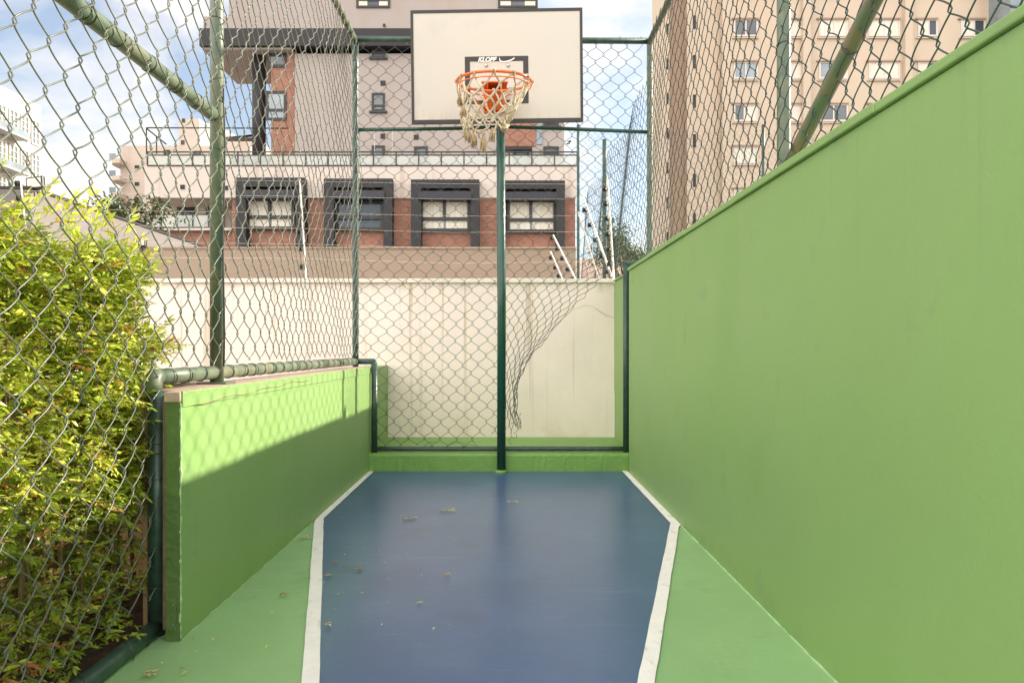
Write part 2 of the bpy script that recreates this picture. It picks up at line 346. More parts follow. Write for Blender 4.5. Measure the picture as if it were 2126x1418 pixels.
# kerb and ledge
t = thing('kerb', 'green painted kerb and ledge carrying the bottom rail of the back fence', 'kerb', (0, 5.2, 0))
def kerbmb():
    mb = MB(); n = 90; r = random.Random(5)
    prof = [(YC, 0.0), (YC, .108), (YC+.008, .122), (YC+.016, .126), (5.93, .118)]
    off = 0
    for i in range(n+1):
        x = -.951 + (.878+.951)*i/n
        for q, (y, z) in enumerate(prof):
            mb.v.append((x, y + (r.uniform(-.0012, .0012) if q < 3 else 0), z + (r.uniform(-.002, .002) if 0 < q < 4 else 0)))
    m_ = len(prof)
    for i in range(n):
        for q in range(m_-1): mb.f.append((i*m_+q, (i+1)*m_+q, (i+1)*m_+q+1, i*m_+q+1))
    return mb
kerbmb().build('kerb_face', M['ledge'], t, smooth=False)
# cream back wall
t = thing('cream_wall', 'stained cream rendered boundary wall behind the torn fence', 'wall', (-2, 6, 0))
MB().box(-7, .8785, 5.93, 6.08, 0, 1.365).build('wall_face', M['cream_wall'], t)
c1 = MB(); x = -7.0
i = 0
while x < .86:
    x2 = min(x + 0.62, .875); c1.box(x, x2-.002, 5.905 - .002*(i % 2), 6.12, 1.3655, 1.398 + .002*(i % 3)); x = x2; i += 1
c1.build('cap', M['cap'], t, bevel=.004)
ck = [W(1190,643,5.929), W(1215,634,5.928), W(1232,637,5.928), W(1247,648,5.928), W(1259,655,5.928), W(1275,660,5.928)]
MB().tube(ck, [.0004,.0008,.0006,.0016,.0012,.0007], 5).build('crack', M['crack'], t)
# planter wall
t = thing('planter_wall', 'tan wall with reddish ledge behind the stems of the nandina bushes', 'wall', (-2, 2.7, 0))
MB().box(-4.2, -1.096, 2.62, 2.74, 0, .682).build('wall_face', M['tan_wall'], t)
MB().box(-4.2, -1.097, 2.60, 2.76, .6825, .71).build('ledge', M['tile'], t, bevel=.003)

# ------------------------------------------------------------------ chain link
PW, QH = 0.1055, 0.1115
def chain(name, length, zlo, zhi, mapf, m, parent, r=.0019, sides=5, P=PW, Q=QH, spp=12, e=.0072, dl=.0028, jit=.0025, s0=0, seed=1, wz=None, keep=None):
    rg = np.random.default_rng(seed)
    V = []; Fc = []; base = 0
    nw = int(length / (P/2))
    nrow = int((zhi + .5)/(Q/2)) + 4
    kj = rg.normal(0, jit, (nw+2, nrow, 2))      # jitter shared by the two wires at each knot
    for k in range(nw):
        sc = s0 + (k + .5)*P/2
        z0 = zlo(sc) if callable(zlo) else zlo
        z1 = zhi
        j0 = math.ceil(z0/(Q/2)) ; z0s = j0*Q/2
        n = int((z1 - z0s)/(Q/spp)) + 1
        if n < 4: continue
        z = z0s + np.arange(n)*(Q/spp)
        ph = 2*np.pi*z/Q
        sg = 1 if k % 2 == 0 else -1
        K = .95
        tri = np.arcsin(K*np.cos(ph))/math.asin(K)*sg
        d = -np.sin(ph)*sg*dl
        a = P/4 + e
        x = sc + a*tri
        col = np.where(tri > 0, k+1, k); row = z/(Q/2); r0 = np.clip(np.floor(row).astype(int), 0, nrow-2); fr = row - r0
        wgt = np.abs(tri)
        jx = kj[k+1, np.clip(np.round(row).astype(int),0,nrow-1), 0]*(tri > 0) + kj[k, np.clip(np.round(row).astype(int),0,nrow-1), 0]*(tri <= 0)
        jz = kj[k+1, np.clip(np.round(row).astype(int),0,nrow-1), 1]*(tri > 0) + kj[k, np.clip(np.round(row).astype(int),0,nrow-1), 1]*(tri <= 0)
        x = x + jx*wgt**2; zz = z + jz*wgt**2
        pts = mapf(x, zz, d)
        if keep is not None:
            kk = keep(x, zz)
            if kk.sum() < 4: continue
            pts = pts[kk]; n = len(pts)
        T = np.gradient(pts, axis=0); T /= np.linalg.norm(T, axis=1)[:, None] + 1e-12
        N = np.cross(T, np.array([0.31, 0.77, 0.12])); N /= np.linalg.norm(N, axis=1)[:, None] + 1e-12
        B = np.cross(T, N)
        an = np.arange(sides)*2*np.pi/sides
        ring = pts[:, None, :] + r*(np.cos(an)[None, :, None]*N[:, None, :] + np.sin(an)[None, :, None]*B[:, None, :])
        V.append(ring.reshape(-1, 3))
        i = np.arange(n-1)[:, None]*sides; j = np.arange(sides)[None, :]; j2 = (j+1) % sides
        q = np.stack([base+i+j, base+i+j2, base+i+sides+j2, base+i+sides+j], -1).reshape(-1, 4)
        Fc.append(q); base += n*sides
    V = np.concatenate(V); Fc = np.concatenate(Fc)
    org = np.array(parent.location)
    V = V - org
    me = bpy.data.meshes.new(name)
    me.vertices.add(len(V)); me.vertices.foreach_set('co', V.astype(np.float32).ravel())
    me.loops.add(Fc.size); me.loops.foreach_set('vertex_index', Fc.astype(np.int32).ravel())
    me.polygons.add(len(Fc)); me.polygons.foreach_set('loop_start', np.arange(0, Fc.size, 4, dtype=np.int32))
    me.polygons.foreach_set('loop_total', np.full(len(Fc), 4, dtype=np.int32)); me.polygons.foreach_set('use_smooth', [True]*len(Fc))
    me.materials.append(m); me.update(calc_edges=True); me.validate()
    o = bpy.data.objects.new(name, me); COL.objects.link(o); o.parent = parent
    return o
def tie(parent, c, axis, R_, turns=1, seed=0):
    """a wrap of tie wire around a pipe"""
    r = random.Random(seed); c = Vector(c); a = Vector(axis).normalized()
    u = a.orthogonal().normalized(); v = a.cross(u)
    n = 12*turns; sl = r.uniform(.004, .02)*r.choice((-1, 1)); pts = []
    for i in range(n+1):
        t_ = 2*math.pi*i/12 + r.uniform(0, .1)
        pts.append(c + (u*math.cos(t_) + v*math.sin(t_))*(R_+.0015) + a*(sl*math.sin(t_*.5+.3) + .006*i/12))
    return MB().tube(pts, .0014, 5).build('tie_wire', M['tie'], parent, smooth=True)

XFL, XFR, YB, ZT = -1.03, 0.987, 5.02, 2.945
# left fence
t = thing('side_fence', 'left chain link side fence on the low wall, reaching down beside the bushes', 'fence', (XFL, 3, .7))
def pl(s): # s = distance Y
    return s
def mapL(x, z, d):
    bul = .012*np.sin(x*2.3+z*1.7) + .010*np.sin(x*5.1 - z*2.9+1) + .02*np.exp(-((x-4.4)/.35)**2)*np.sin(z*4.0) + .006*np.sin(z*7+x*9)
    zz = z + .006*np.sin(x*6+z*3)
    yy = x + .02*np.exp(-((x-4.5)/.4)**2)*np.sin(z*3+1) + .004*np.sin(z*9+x*4)
    return np.stack([XFL + .028 + d + bul*.8, yy, zz], -1)
chain('mesh', 4.45, lambda s: .765 if s > 2.16 else .06, 2.93, mapL, M['wire'], t, r=.0021, s0=.56, seed=3)
def pipe(name, a, b, r, m, parent, extra=None):
    pts = [Vector(a), Vector(b)]
    n = 12; pts = [pts[0].lerp(pts[1], i/n) for i in range(n+1)]
    return MB().tube(pts, r, 18).build(name, m, parent, smooth=True)
pipe('corner_post', (XFL, YB, .71), (XFL, YB, ZT), .021, M['pipe'], t)
p441 = MB().tube([(XFL+.004, 2.6, .71), (XFL+.004, 2.6, 3.2)], .0235, 20)
po = p441.build('post', M['pipe_worn'], t, smooth=True)
MB().box(XFL-.05, XFL+.055, 2.55, 2.65, .708, .7135).build('base_plate', M['pipe_rust'], po, bevel=.002)
pipe('bottom_rail', (XFL, 2.165, .748), (XFL, YB-.02, .744), .0235, M['pipe_worn'], t)
g_ = MB().tube([(XFL, 2.165, .748), (XFL, 2.152, .748), (XFL, 2.142, .742), (XFL, 2.139, .728), (XFL, 2.139, .70)], .0245, 18).build('elbow', M['pipe_worn'], t, smooth=True)
MB().tube([(XFL+.012, 2.139, .70), (XFL+.012, 2.139, .0)], .0262, 20).build('post', M['pipe'], t, smooth=True)
pipe('ground_rail', (XFL+.012, 2.15, .022), (XFL+.012, .2, .022), .024, M['pipe'], t)
pipe('middle_rail', (XFL-.002, 2.6, 1.655), (XFL-.002, .3, 1.655), .0235, M['pipe_worn'], t)
pipe('top_rail', (XFL, YB, 2.935), (XFL, .3, 2.935), .021, M['pipe_rust'], t)
# loose cable down the post
cab = [W(453,180,2.56), W(456,260,2.55), W(455,340,2.55), W(457,400,2.55)]
cab = [Vector((XFL+.034, 2.585, z_)) + Vector((.004*math.sin(z_*9), .005*math.sin(z_*6), 0)) for z_ in [1.75-.07*i for i in range(15)]]
MB().tube(cab, .0032, 6).build('cable', M['insulator'], t, smooth=True)
for i in range(23): 
    for q in range(2): tie(t, (XFL, 2.22+i*.1225+random.uniform(-.02,.02)+q*.012, .747), (0,1,0), .0235, random.choice((1,2)), i*3+q)
for i in range(9): tie(t, (XFL-.002, 1.15+i*.16, 1.655), (0,1,0), .0235, random.choice((1,2)), 200+i)
for z_ in (.85, 1.08, 1.33, 1.52, 1.79, 1.99, 2.1): tie(t, (XFL+.004, 2.6, z_), (0,0,1), .0235, 1, int(z_*100))
for i in range(14): tie(t, (XFL, YB, .84+i*.15), (0,0,1), .021, 1, 300+i)
for i in range(5): tie(t, (XFL+.012, 2.139, .13+i*.105), (0,0,1), .0262, 1, 400+i)
for i in range(5): tie(t, (XFL+.012, 2.05-i*.10, .022), (1,.9,0.2), .0255, 1, 420+i)
for i in range(8): tie(t, (XFL, 4.95-i*.12, 2.935), (0,1,0), .021, 2, 440+i)

# right fence
t = thing('side_fence', 'chain link side fence of the right, standing on top of the tall green wall', 'fence', (XFR, 3, 1.37))
def mapR(x, z, d):
    bul = .012*np.sin(x*2.0+z*1.3) + .010*np.sin(x*4.7 - z*2.2+2) + .006*np.sin(z*6+x*8)
    return np.stack([XFR - .026 + d + bul*.8, x + .018*np.exp(-((x-4.45)/.3)**2)*np.sin(z*5), z + .006*np.sin(x*5+z*2)], -1)
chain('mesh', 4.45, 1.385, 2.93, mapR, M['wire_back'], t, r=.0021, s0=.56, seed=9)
pipe('corner_post', (XFR, YB, 1.376), (XFR, YB, ZT), .020, M['pipe_worn'], t)
pipe('post', (XFR+.004, 2.61, 1.376), (XFR+.004, 2.61, 3.2), .0235, M['pipe_worn'], t)
pipe('brace', (XFR-.002, 2.60, 1.44), (XFR-.002, 1.2, 2.14), .0235, M['pipe_rust'], t)
pipe('top_rail', (XFR, YB, 2.935), (XFR, .3, 2.935), .020, M['pipe_rust'], t)
for i in range(9): tie(t, (XFR, YB, 1.5+i*.155), (0,0,1), .020, 1, 500+i)
tie(t, (XFR+.004, 2.61, 1.93), (0,0,1), .0235, 1, 520); tie(t, (XFR-.002, 2.1, 1.69), (0,-1.4,.7), .0235, 2, 521)
tie(t, (XFR-.002, 1.9, 1.79), (0,-1.4,.7), .0235, 2, 522)

# back fence, torn below on the right
t = thing('back_fence', 'chain link back fence torn open at its lower right, behind the goal post', 'fence', (0, YB, .13))
XP = -0.034
def P2(px, py): v = W(px, py, YB); return (v.x, v.z)
EDGE = np.array([P2(1088,905), P2(1070,850), P2(1072,800), P2(1092,752), P2(1128,708), P2(1172,662), P2(1212,622), P2(1246,588), P2(1290,560), P2(1338,528)])
EDV = np.linspace(0, 1, len(EDGE))
ZB0, ZB1 = P2(0, 925)[1], P2(0, 505)[1]
SP = XP - .03
def mapB(x, z, d):
    X = x.copy(); Z = z.copy()
    X = X + .004*np.sin(z*8+x*5); Z = Z + .006*np.sin(x*7+z*2)
    wv = np.clip((x - SP)/(.965 - SP), 0, 1.05); v = (z - ZB0)/(ZB1 - ZB0)
    m_ = (x > SP) & (v < 1)
    vc = np.clip(v, 0, 1)
    cx = np.interp(vc, EDV, EDGE[:, 0]); cz = np.interp(vc, EDV, EDGE[:, 1])
    full = .965 - SP
    wid = np.maximum(cx - SP, .02)
    ratio = wid/full
    p_ = 1 + (1/np.clip(ratio, .12, 1) - 1)*.26          # cells keep their width near the pole and bunch at the torn edge
    g = 1 - (1 - np.clip(wv, 0, 1))**p_
    X2 = SP + g*(cx - SP); Z2 = z*(1-g) + cz*g
    ed = np.clip(1-v, 0, 1)
    X2 = X2 + .014*ed*np.sin(z*31+x*17)*g; Z2 = Z2 + .012*ed*np.sin(x*29+z*13)*g
    X = np.where(m_, X2, X); Z = np.where(m_, Z2, Z)
    # the free lower right hangs out of plane
    off = np.where(m_, .05*g*ed*np.sin(v*5+wv*4), 0) + np.where((x < SP), .006*np.sin(x*5+z*4), 0)
    # ragged bottom left of the pole
    return np.stack([X, YB - .024 + d + off - np.where(m_, .02*g*ed, 0), Z], -1)
def keepB(x, z):
    v = (z - ZB0)/(ZB1 - ZB0)
    h = (np.sin(np.round(x/(PW/2))*12.9)*43758.5) % 1
    return ~((x > -1.05) & (x < -.895) & (z < .75)) & ~((v < .02 + .05*h) & (x > -.2)) & ~((x > .28) & (v < .02 + .06*h)) & (x < .967)
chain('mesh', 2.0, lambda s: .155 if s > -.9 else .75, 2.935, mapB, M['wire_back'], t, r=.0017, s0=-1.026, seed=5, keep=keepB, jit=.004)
# loose wire ends at the tear
for i, (a, b, c) in enumerate([((1066,900),(1082,892),(1080,868)), ((1060,905),(1075,915),(1072,900)), ((1078,735),(1060,760),(1072,790)), ((1062,905),(1050,922),(1064,921)), ((960,930),(975,918),(992,926)), ((930,925),(945,915),(965,920)), ((1060,880),(1076,872),(1081,858)), ((880,928),(892,912),(905,920))]):
    p0, p1, p2 = W(*a, YB-.03), W(*b, YB-.05), W(*c, YB-.035)
    pp = [p0.lerp(p1, s_).lerp(p1.lerp(p2, s_), s_) for s_ in [k/8 for k in range(9)]]
    MB().tube(pp, .0015, 5).build('loose_wire', M['wire_back'], t, smooth=True)
pipe('bottom_rail', (-.895, YB-.015, .150), (.822, YB-.015, .150), .017, M['pipe'], t)
MB().tube([(-.898, YB-.015, .128), (-.898, YB-.015, .738)], .021, 16).build('side_post', M['pipe'], t, smooth=True)
MB().tube([(-.898, YB-.015, .74), (-.90, YB-.015, .746), (-1.02, YB-.015, .746)], .0195, 16).build('side_post_arm', M['pipe'], t, smooth=True)
MB().tube([(.822, YB-.015, .128), (.822, YB-.015, 1.408)], .0205, 16).build('side_post', M['pipe'], t, smooth=True)
MB().tube([(.822, YB-.015, 1.408), (.826, YB-.015, 1.418), (.985, YB-.015, 1.418)], .0185, 16).build('side_post_arm', M['pipe'], t, smooth=True)
MB().tube([W(737,82,YB), W(900,83,YB), W(1050,84,YB), W(1348,86,YB)], .0205, 16).build('top_rail', M['pipe'], t, smooth=True)
MB().tube([W(738,270,YB), W(850,269,YB-.02), W(950,267,YB-.05), W(1042,264,YB-.07)], .0125, 14).build('middle_rail', M['pole'], t, smooth=True)
MB().tube([W(1042,264,YB-.07), W(1150,267,YB-.05), W(1250,271,YB-.02), W(1347,275,YB)], .0125, 14).build('middle_rail', M['pole'], t, smooth=True)
for i in range(9): tie(t, (-.93+i*.21, YB-.015, .150), (1,0,0), .017, 1, 600+i)
for i in range(14): tie(t, (-.97+i*.145, YB, 2.945), (1,0,0), .0205, 1, 630+i)
for i in range(4): tie(t, (-.898, YB-.015, .22+i*.12), (0,0,1), .021, 1, 660+i)

# ------------------------------------------------------------------ goal
HC = W(1026, 170, 4.46); YBD = 4.835
t = thing('basketball_hoop', 'white basketball backboard with orange rim and torn rope net on a dark green pole', 'basketball hoop', (XP, 4.93, 0))
pole = MB().tube([(XP+.004, 4.93, 0.0), (XP+.006, 4.93, 1.2), (XP-.004, 4.93, 2.9)], .0292, 28).build('pole', M['pole'], t, smooth=True)
col_ = MB(); r_ = random.Random(2)
col_.tube([(XP, 4.925, .0), (XP, 4.925, .012), (XP, 4.925, .02)], [.045, .040, .031], 20).build('base_collar', M['ledge'], t, smooth=True)
c00, c10, c11, c01 = W(852,23,YBD), W(1209,17,YBD), W(1211,253,YBD), W(855,258,YBD)
def slab(pts, y0, y1):
    mb = MB(); k = len(pts)
    mb.v = [(p.x, y0, p.z) for p in pts] + [(p.x, y1, p.z) for p in pts]
    mb.f = [tuple(range(k-1, -1, -1)), tuple(range(k, 2*k))] + [(i, (i+1) % k, k+(i+1) % k, k+i) for i in range(k)]
    return mb
bd = slab([c00, c10, c11, c01][::-1], YBD, YBD+.016).build('backboard', M['board'], t, bevel=.001)
def bl(u, v): # board coordinates 0..1
    return c00.lerp(c10, u).lerp(c01.lerp(c11, u), v)
def bquad(u0, v0, u1, v1, y, mb):
    a, b, c, d = bl(u0,v0), bl(u1,v0), bl(u1,v1), bl(u0,v1); k = len(mb.v)
    s_ = slab([a, b, c, d][::-1], y, y+.003); mb.v += s_.v; mb.f += [tuple(i+k for i in f) for f in s_.f]
fr = MB(); fu, fv = .0155, .026
for q in ((0,0,1,fv), (0,1-fv*1.25,1,1), (0,fv,fu,1-fv*1.25), (1-fu,fv,1,1-fv*1.25)):
    a, b, c, d = bl(q[0],q[1]), bl(q[2],q[1]), bl(q[2],q[3]), bl(q[0],q[3]); k = len(fr.v)
    s_ = slab([a, b, c, d][::-1], YBD-.004, YBD+.020); fr.v += s_.v; fr.f += [tuple(i+k for i in f) for f in s_.f]
fr.build('board_frame', M['board_black'], t)
def uv(px, py):
    return (px-852.)/357.5, (py-20+ (px-1030)*.017)/235.5
u0, v0 = uv(964, 119); u1, v1 = uv(1096, 215)
sq = MB(); tw, th = .0295, .030
bquad(u0, v0, u1, v0+.043, YBD-.0025, sq); bquad(u0, v1-.03, u1, v1, YBD-.0025, sq)
bquad(u0, v0+.043, u0+tw, v1-.03, YBD-.0025, sq); bquad(u1-tw, v0+.043, u1, v1-.03, YBD-.0025, sq)
sq.build('target_square', M['board_black'], t)
fc = bpy.data.curves.new('txt', 'FONT'); fc.body = 'KLOPF'; fc.size = .0475; fc.shear = .35; fc.offset = .0022; fc.space_character = 1.0; fc.extrude = .0006
fo = bpy.data.objects.new('txt', fc); COL.objects.link(fo)
bpy.context.view_layer.update()
me = bpy.data.meshes.new_from_object(fo.evaluated_get(bpy.context.evaluated_depsgraph_get())); bpy.data.objects.remove(fo)
me.materials.clear(); me.materials.append(M['white_print'])
lt = bpy.data.objects.new('lettering', me); COL.objects.link(lt); lt.parent = t
xs = [v.co.x for v in me.vertices]; wid = max(xs)-min(xs)
p0 = W(992, 129.0, YBD-.0035); want = 40*YBD/F
lt.scale = (want/wid, .86, 1)
lt.location = (p0.x - XP, YBD-.0035-4.93, p0.z); lt.rotation_euler = (R(90), R(-1.0), 0)
sw = MB(); 
top = [W(1037,121,0), 0]
cpts = [(1037.5,120.5),(1038,124),(1041,127),(1046,128),(1054,126.5),(1062,123.5),(1068,120),(1069,122),(1062,126.5),(1054,129.8),(1046,130.8),(1040,129.5),(1036.5,126),(1036,121)]
sl_ = slab([W(a, b, YBD-.0035) for a, b in cpts][::-1], YBD-.0036, YBD-.0026); sl_.build('swoosh_mark', M['white_print'], t)
for (px, py, m_) in ((1009.5,136.5,'steel'), (1055,136.5,'steel'), (1009.5,182.5,'steel'), (1055,182.5,'steel')):
    c = W(px, py, YBD-.004)
    bo = MB().tube([c+Vector((0,.004,0)), c, c+Vector((0,-.003,0)), c+Vector((0,-.0055,0))], [.0115,.0115,.0095,.005], 14).build('bolt', M[m_], t, smooth=True)
# rim, slightly drooping
tilt = R(5.5); ax = (Vector((1,0,0)), Vector((0, math.cos(tilt), math.sin(tilt))))
RR = .225
rim = MB(); rim.ring(HC, RR, .0085, 64, 12, ax)
rimo = rim.build('rim', M['orange'], t, smooth=True)
rl = MB(); rl.ring(HC - Vector((0,0,.030)), RR+.001, .0035, 64, 8, ax); rl.build('net_ring', M['orange'], t, smooth=True)
yb_ = YBD - .006
mt = MB(); cxh = HC.x - .0
z_t = W(0, 186, YBD).z
# mounting bracket: plate, upper flange and tapered gusset
mt.box(cxh-.075, cxh+.075, yb_-.006, yb_, z_t-.16, z_t+.02)
mt.prism([(cxh-.07, yb_-.006), (cxh+.07, yb_-.006), (cxh+.085, HC.y+RR-.01), (cxh-.085, HC.y+RR-.01)], z_t-.012, z_t-.004)
kk = len(mt.v)
for sx in (-.045, .045):
    k = len(mt.v); X_ = cxh+sx
    pr = [(yb_-.006, z_t-.155), (yb_-.006, z_t-.012), (HC.y+RR-.012, z_t-.012), (HC.y+RR+.02, z_t-.05), (yb_-.05, z_t-.155)]
    mt.v += [(X_-.003, a, b) for a, b in pr] + [(X_+.003, a, b) for a, b in pr]; n5 = len(pr)
    mt.f += [tuple(k+i for i in range(n5)), tuple(k+n5+n5-1-i for i in range(n5))] + [(k+i, k+n5+i, k+n5+(i+1)%n5, k+(i+1)%n5) for i in range(n5)]
mt.quad([(cxh-.045, yb_-.05, z_t-.155), (cxh+.045, yb_-.05, z_t-.155), (cxh+.045, HC.y+RR+.02, z_t-.05), (cxh-.045, HC.y+RR+.02, z_t-.05)])
mt.build('bracket', M['orange'], t, bevel=.001)
for sx in (-1, 1):
    a = HC + ax[0]*RR*.93*sx + ax[1]*RR*.35; b = Vector((cxh+sx*.055, yb_-.02, z_t-.15))
    MB().tube([a, a.lerp(b, .5), b], .0055, 8).build('stay_rod', M['orange'], t, smooth=True)
# arms from pole to board
for zz_ in (2.45, 2.80):
    MB().box(XP-.02, XP+.02, YBD+.021, 4.905, zz_-.02, zz_+.02).build('board_arm', M['pole'], t)
# net
rn = random.Random(11); NN = 12; LV = [0, .20, .42, .62, .82, 1.0]
netb = thing('basketball_net', 'frayed beige rope net hanging from the orange rim', 'net', tuple(HC))
botc = W(1007, 268, 4.44); 
def npt(k, l, off):
    an = 2*math.pi*(k + off)/NN
    s_ = LV[l]
    top_ = HC + (ax[0]*math.cos(an) + ax[1]*math.sin(an))*RR
    rr_ = .105
    low = botc + Vector((math.cos(an)*rr_*1.2, math.sin(an)*rr_, .0 + .03*math.cos(an) ))
    ss = s_**.85
    p = top_.lerp(low, ss)
    if l: p += Vector((rn.uniform(-.013,.013), rn.uniform(-.012,.012), rn.uniform(-.016,.016)))
    return p
grid = [[npt(k, l, .5*(l % 2)) for k in range(NN)] for l in range(len(LV))]
rp_ = MB()
def rope(a, b, r=.0060):
    n = 7; sag = Vector((rn.uniform(-.006,.006), rn.uniform(-.006,.006), -rn.uniform(0,.012)))
    pts = [a.lerp(b, i/n) + sag*math.sin(math.pi*i/n) + Vector((rn.uniform(-1,1),rn.uniform(-1,1),rn.uniform(-1,1)))*.0011 for i in range(n+1)]
    rp_.tube(pts, [r*rn.uniform(.82,1.2) for _ in pts], 7)
skip = {(0,1),(0,2)}
for l in range(len(LV)-1):
    for k in range(NN):
        if l % 2 == 0: nb = (k, k-1)
        else: nb = (k, (k+1) % NN)
        for q in nb:
            rope(grid[l][k], grid[l+1][q % NN])
# hitches around the rim and knots
for k in range(NN):
    c = grid[0][k]; tg = (HC-c).cross(Vector((0,0,1))).normalized(); rad = (c-HC).normalized()
    pts = [c + (rad*math.cos(a_)+Vector((0,0,1))*math.sin(a_))*.0135 + tg*(.004*a_/3) for a_ in [i*math.pi/5 for i in range(16)]]
    rp_.tube(pts, .0048, 6)
for l in range(1, len(LV)):
    for k in range(NN):
        c = grid[l][k]; rp_.tube([c+Vector((0,0,.010)), c+Vector((0,0,.004)), c-Vector((0,0,.004)), c-Vector((0,0,.010))], [.004,.0088,.0088,.004], 7)
rp_.build('rope_mesh', M['rope'], netb, smooth=True)
def tassel(px, py, ln, seed):
    r = random.Random(seed); c = W(px, py, 4.40); mb = MB()
    mb.tube([c+Vector((0,0,.012)), c, c-Vector((0,0,.012))], [.006,.010,.008], 8)
    for i in range(46):
        a = r.uniform(0, 6.28); q = r.uniform(.2, 1)*.021; L_ = ln*r.uniform(.7, 1.05)
        d = Vector((math.cos(a)*q, math.sin(a)*q, 0)); cv = Vector((r.uniform(-.008,.008), 0, 0))
        mb.tube([c, c+d*.55-Vector((0,0,L_*.3)), c+d+cv*.3-Vector((0,0,L_*.65)), c+d*.85+cv-Vector((0,0,L_))], [.0028,.0030,.0025,.0012], 4)
    mb.build('tassel', M['tassel'], netb, smooth=True)
for i, (px, py, ln) in enumerate(((972,268,.085), (984,272,.11), (1004,278,.115), (1022,270,.075), (956,196,.075), (962,222,.07), (1046,262,.035))): tassel(px, py, ln, 40+i)
# bunched right corner of the net
bq = MB(); c0 = W(1050, 264, 4.40)
for i in range(7):
    a = Vector((rn.uniform(-.02,.02), rn.uniform(-.02,.02), rn.uniform(-.018,.018))); b = Vector((rn.uniform(-.022,.022), rn.uniform(-.02,.02), rn.uniform(-.02,.02)))
    bq.tube([c0+a, c0+(a+b)*.2+Vector((0,-.012,.0)), c0+b], [.006,.0085,.006], 7)
for k_ in (NN-1, 0, 1):
    g0 = grid[0][k_]
    bq.tube([g0, g0.lerp(c0,.5)+Vector((.004,0,-.004)), c0], [.005,.0056,.006], 7)
bq.build('bunched_rope', M['rope'], netb, smooth=True)

# ------------------------------------------------------------------ electric fences on the cream wall
def epost(parent, a, b, Y, rise, ins, wd=.0075, m='plastic_white'):
    A = W(a[0], a[1], Y); B = W(b[0], b[1], Y); B.y += rise
    p = MB(); 
    p.tube([A, A.lerp(B,.5), B], wd, 4); o = p.build('post', M[m], parent)
    d = (B-A).normalized()
    side = Vector((-1, 0, 0))
    for q in ins:
        c = A.lerp(B, q) + side*wd*1.2
        MB().tube([c+side*.0, c+side*.010, c+side*.020, c+side*.030, c+side*.038], [.015,.026,.015,.026,.013], 9).build('insulator', M['insulator'], o)
    return A, B
t = thing('electric_fence', 'white electric fence posts with black insulators and wires on the cream wall', 'electric fence', (-1, 6, 1.39))
insq = (.06,.22,.38,.54,.70,.86)
YE = 6.02
ep = []
ep.append(epost(t, (636,580), (622,372), YE, 0, (.12,.30,.47,.63,.80,.94)))
ep.append(epost(t, (66,590), (42,368), YE, 0, (.12,.30,.47,.63,.80,.94)))
ep.append(epost(t, (1275,588), (1261,372), YE-.02, 0, (.18,.32,.47,.62,.76,.90), .0095))
for i, (yl, ym) in enumerate(((371,377),(404,408),(438,442),(470,475),(503,507),(534,537))):
    MB().tube([W(-60,yl-10,YE-.03), W(44,yl-8,YE-.02), W(330,yl+1,YE-.02), W(626,ym,YE-.02), W(940,ym+5+i,YE-.02), W(1262,ym+6,YE-.03)], .0009, 4).build('wire', M['plastic_white'], t)
t = thing('leaning_post_row', 'row of leaning white insulator posts rising behind the right end of the cream wall', 'electric fence', (1, 6.4, 1.39))
epost(t, (1270,575), (1208,402), 6.45, 0, (.06,.24,.44,.62,.80), .0095)
epost(t, (1246,588), (1200,440), 7.2, 0, (), .008, 'cream_b')
t = thing('leaning_post_row', 'two small leaning white insulator posts behind the cream wall, left of the thin green post', 'electric fence', (.5, 7, 1.39))
epost(t, (1200,590), (1148,488), 7.0, 0, (.10,.30,.52,.72,.93), .0085)
epost(t, (1172,590), (1143,522), 7.6, 0, (.25,.50,.80), .007)

# neighbour's fences beyond
t = thing('far_fence', 'distant chain link fence running away beyond the right corner post', 'fence', (.99, 7, 0))
def mapF(x, z, d):
    sag = .10*np.sin((x-5.1)*1.9)**2
    return np.stack([1.0 + d + .03*np.sin(x*4+z*3), x, z*(1-sag*.12)], -1)
chain('mesh', 4.5, .9, 2.72, mapF, M['wire_back'], t, r=.0016, sides=4, spp=8, s0=5.1, seed=21, P=.085, Q=.09)
pipe('post', (.99, 7.34, 0), (.99, 7.34, 2.93), .021, M['pipe'], t)
t = thing('far_cross_fence', 'distant chain link fence standing across behind the tall wall, with thin green posts', 'fence', (3, 9.7, 0))
def mapF2(x, z, d): return np.stack([x, 9.7 + d + .02*np.sin(x*3), z], -1)
chain('mesh', 8.0, 1.3, 3.72, mapF2, M['wire_back'], t, r=.0013, sides=3, spp=6, s0=.97, seed=22, P=.085, Q=.09)
for px in (.96, 3.41, 5.86, 8.3): pipe('post', (px, 9.7, 0), (px, 9.7, 3.8), .02, M['pipe'], t)

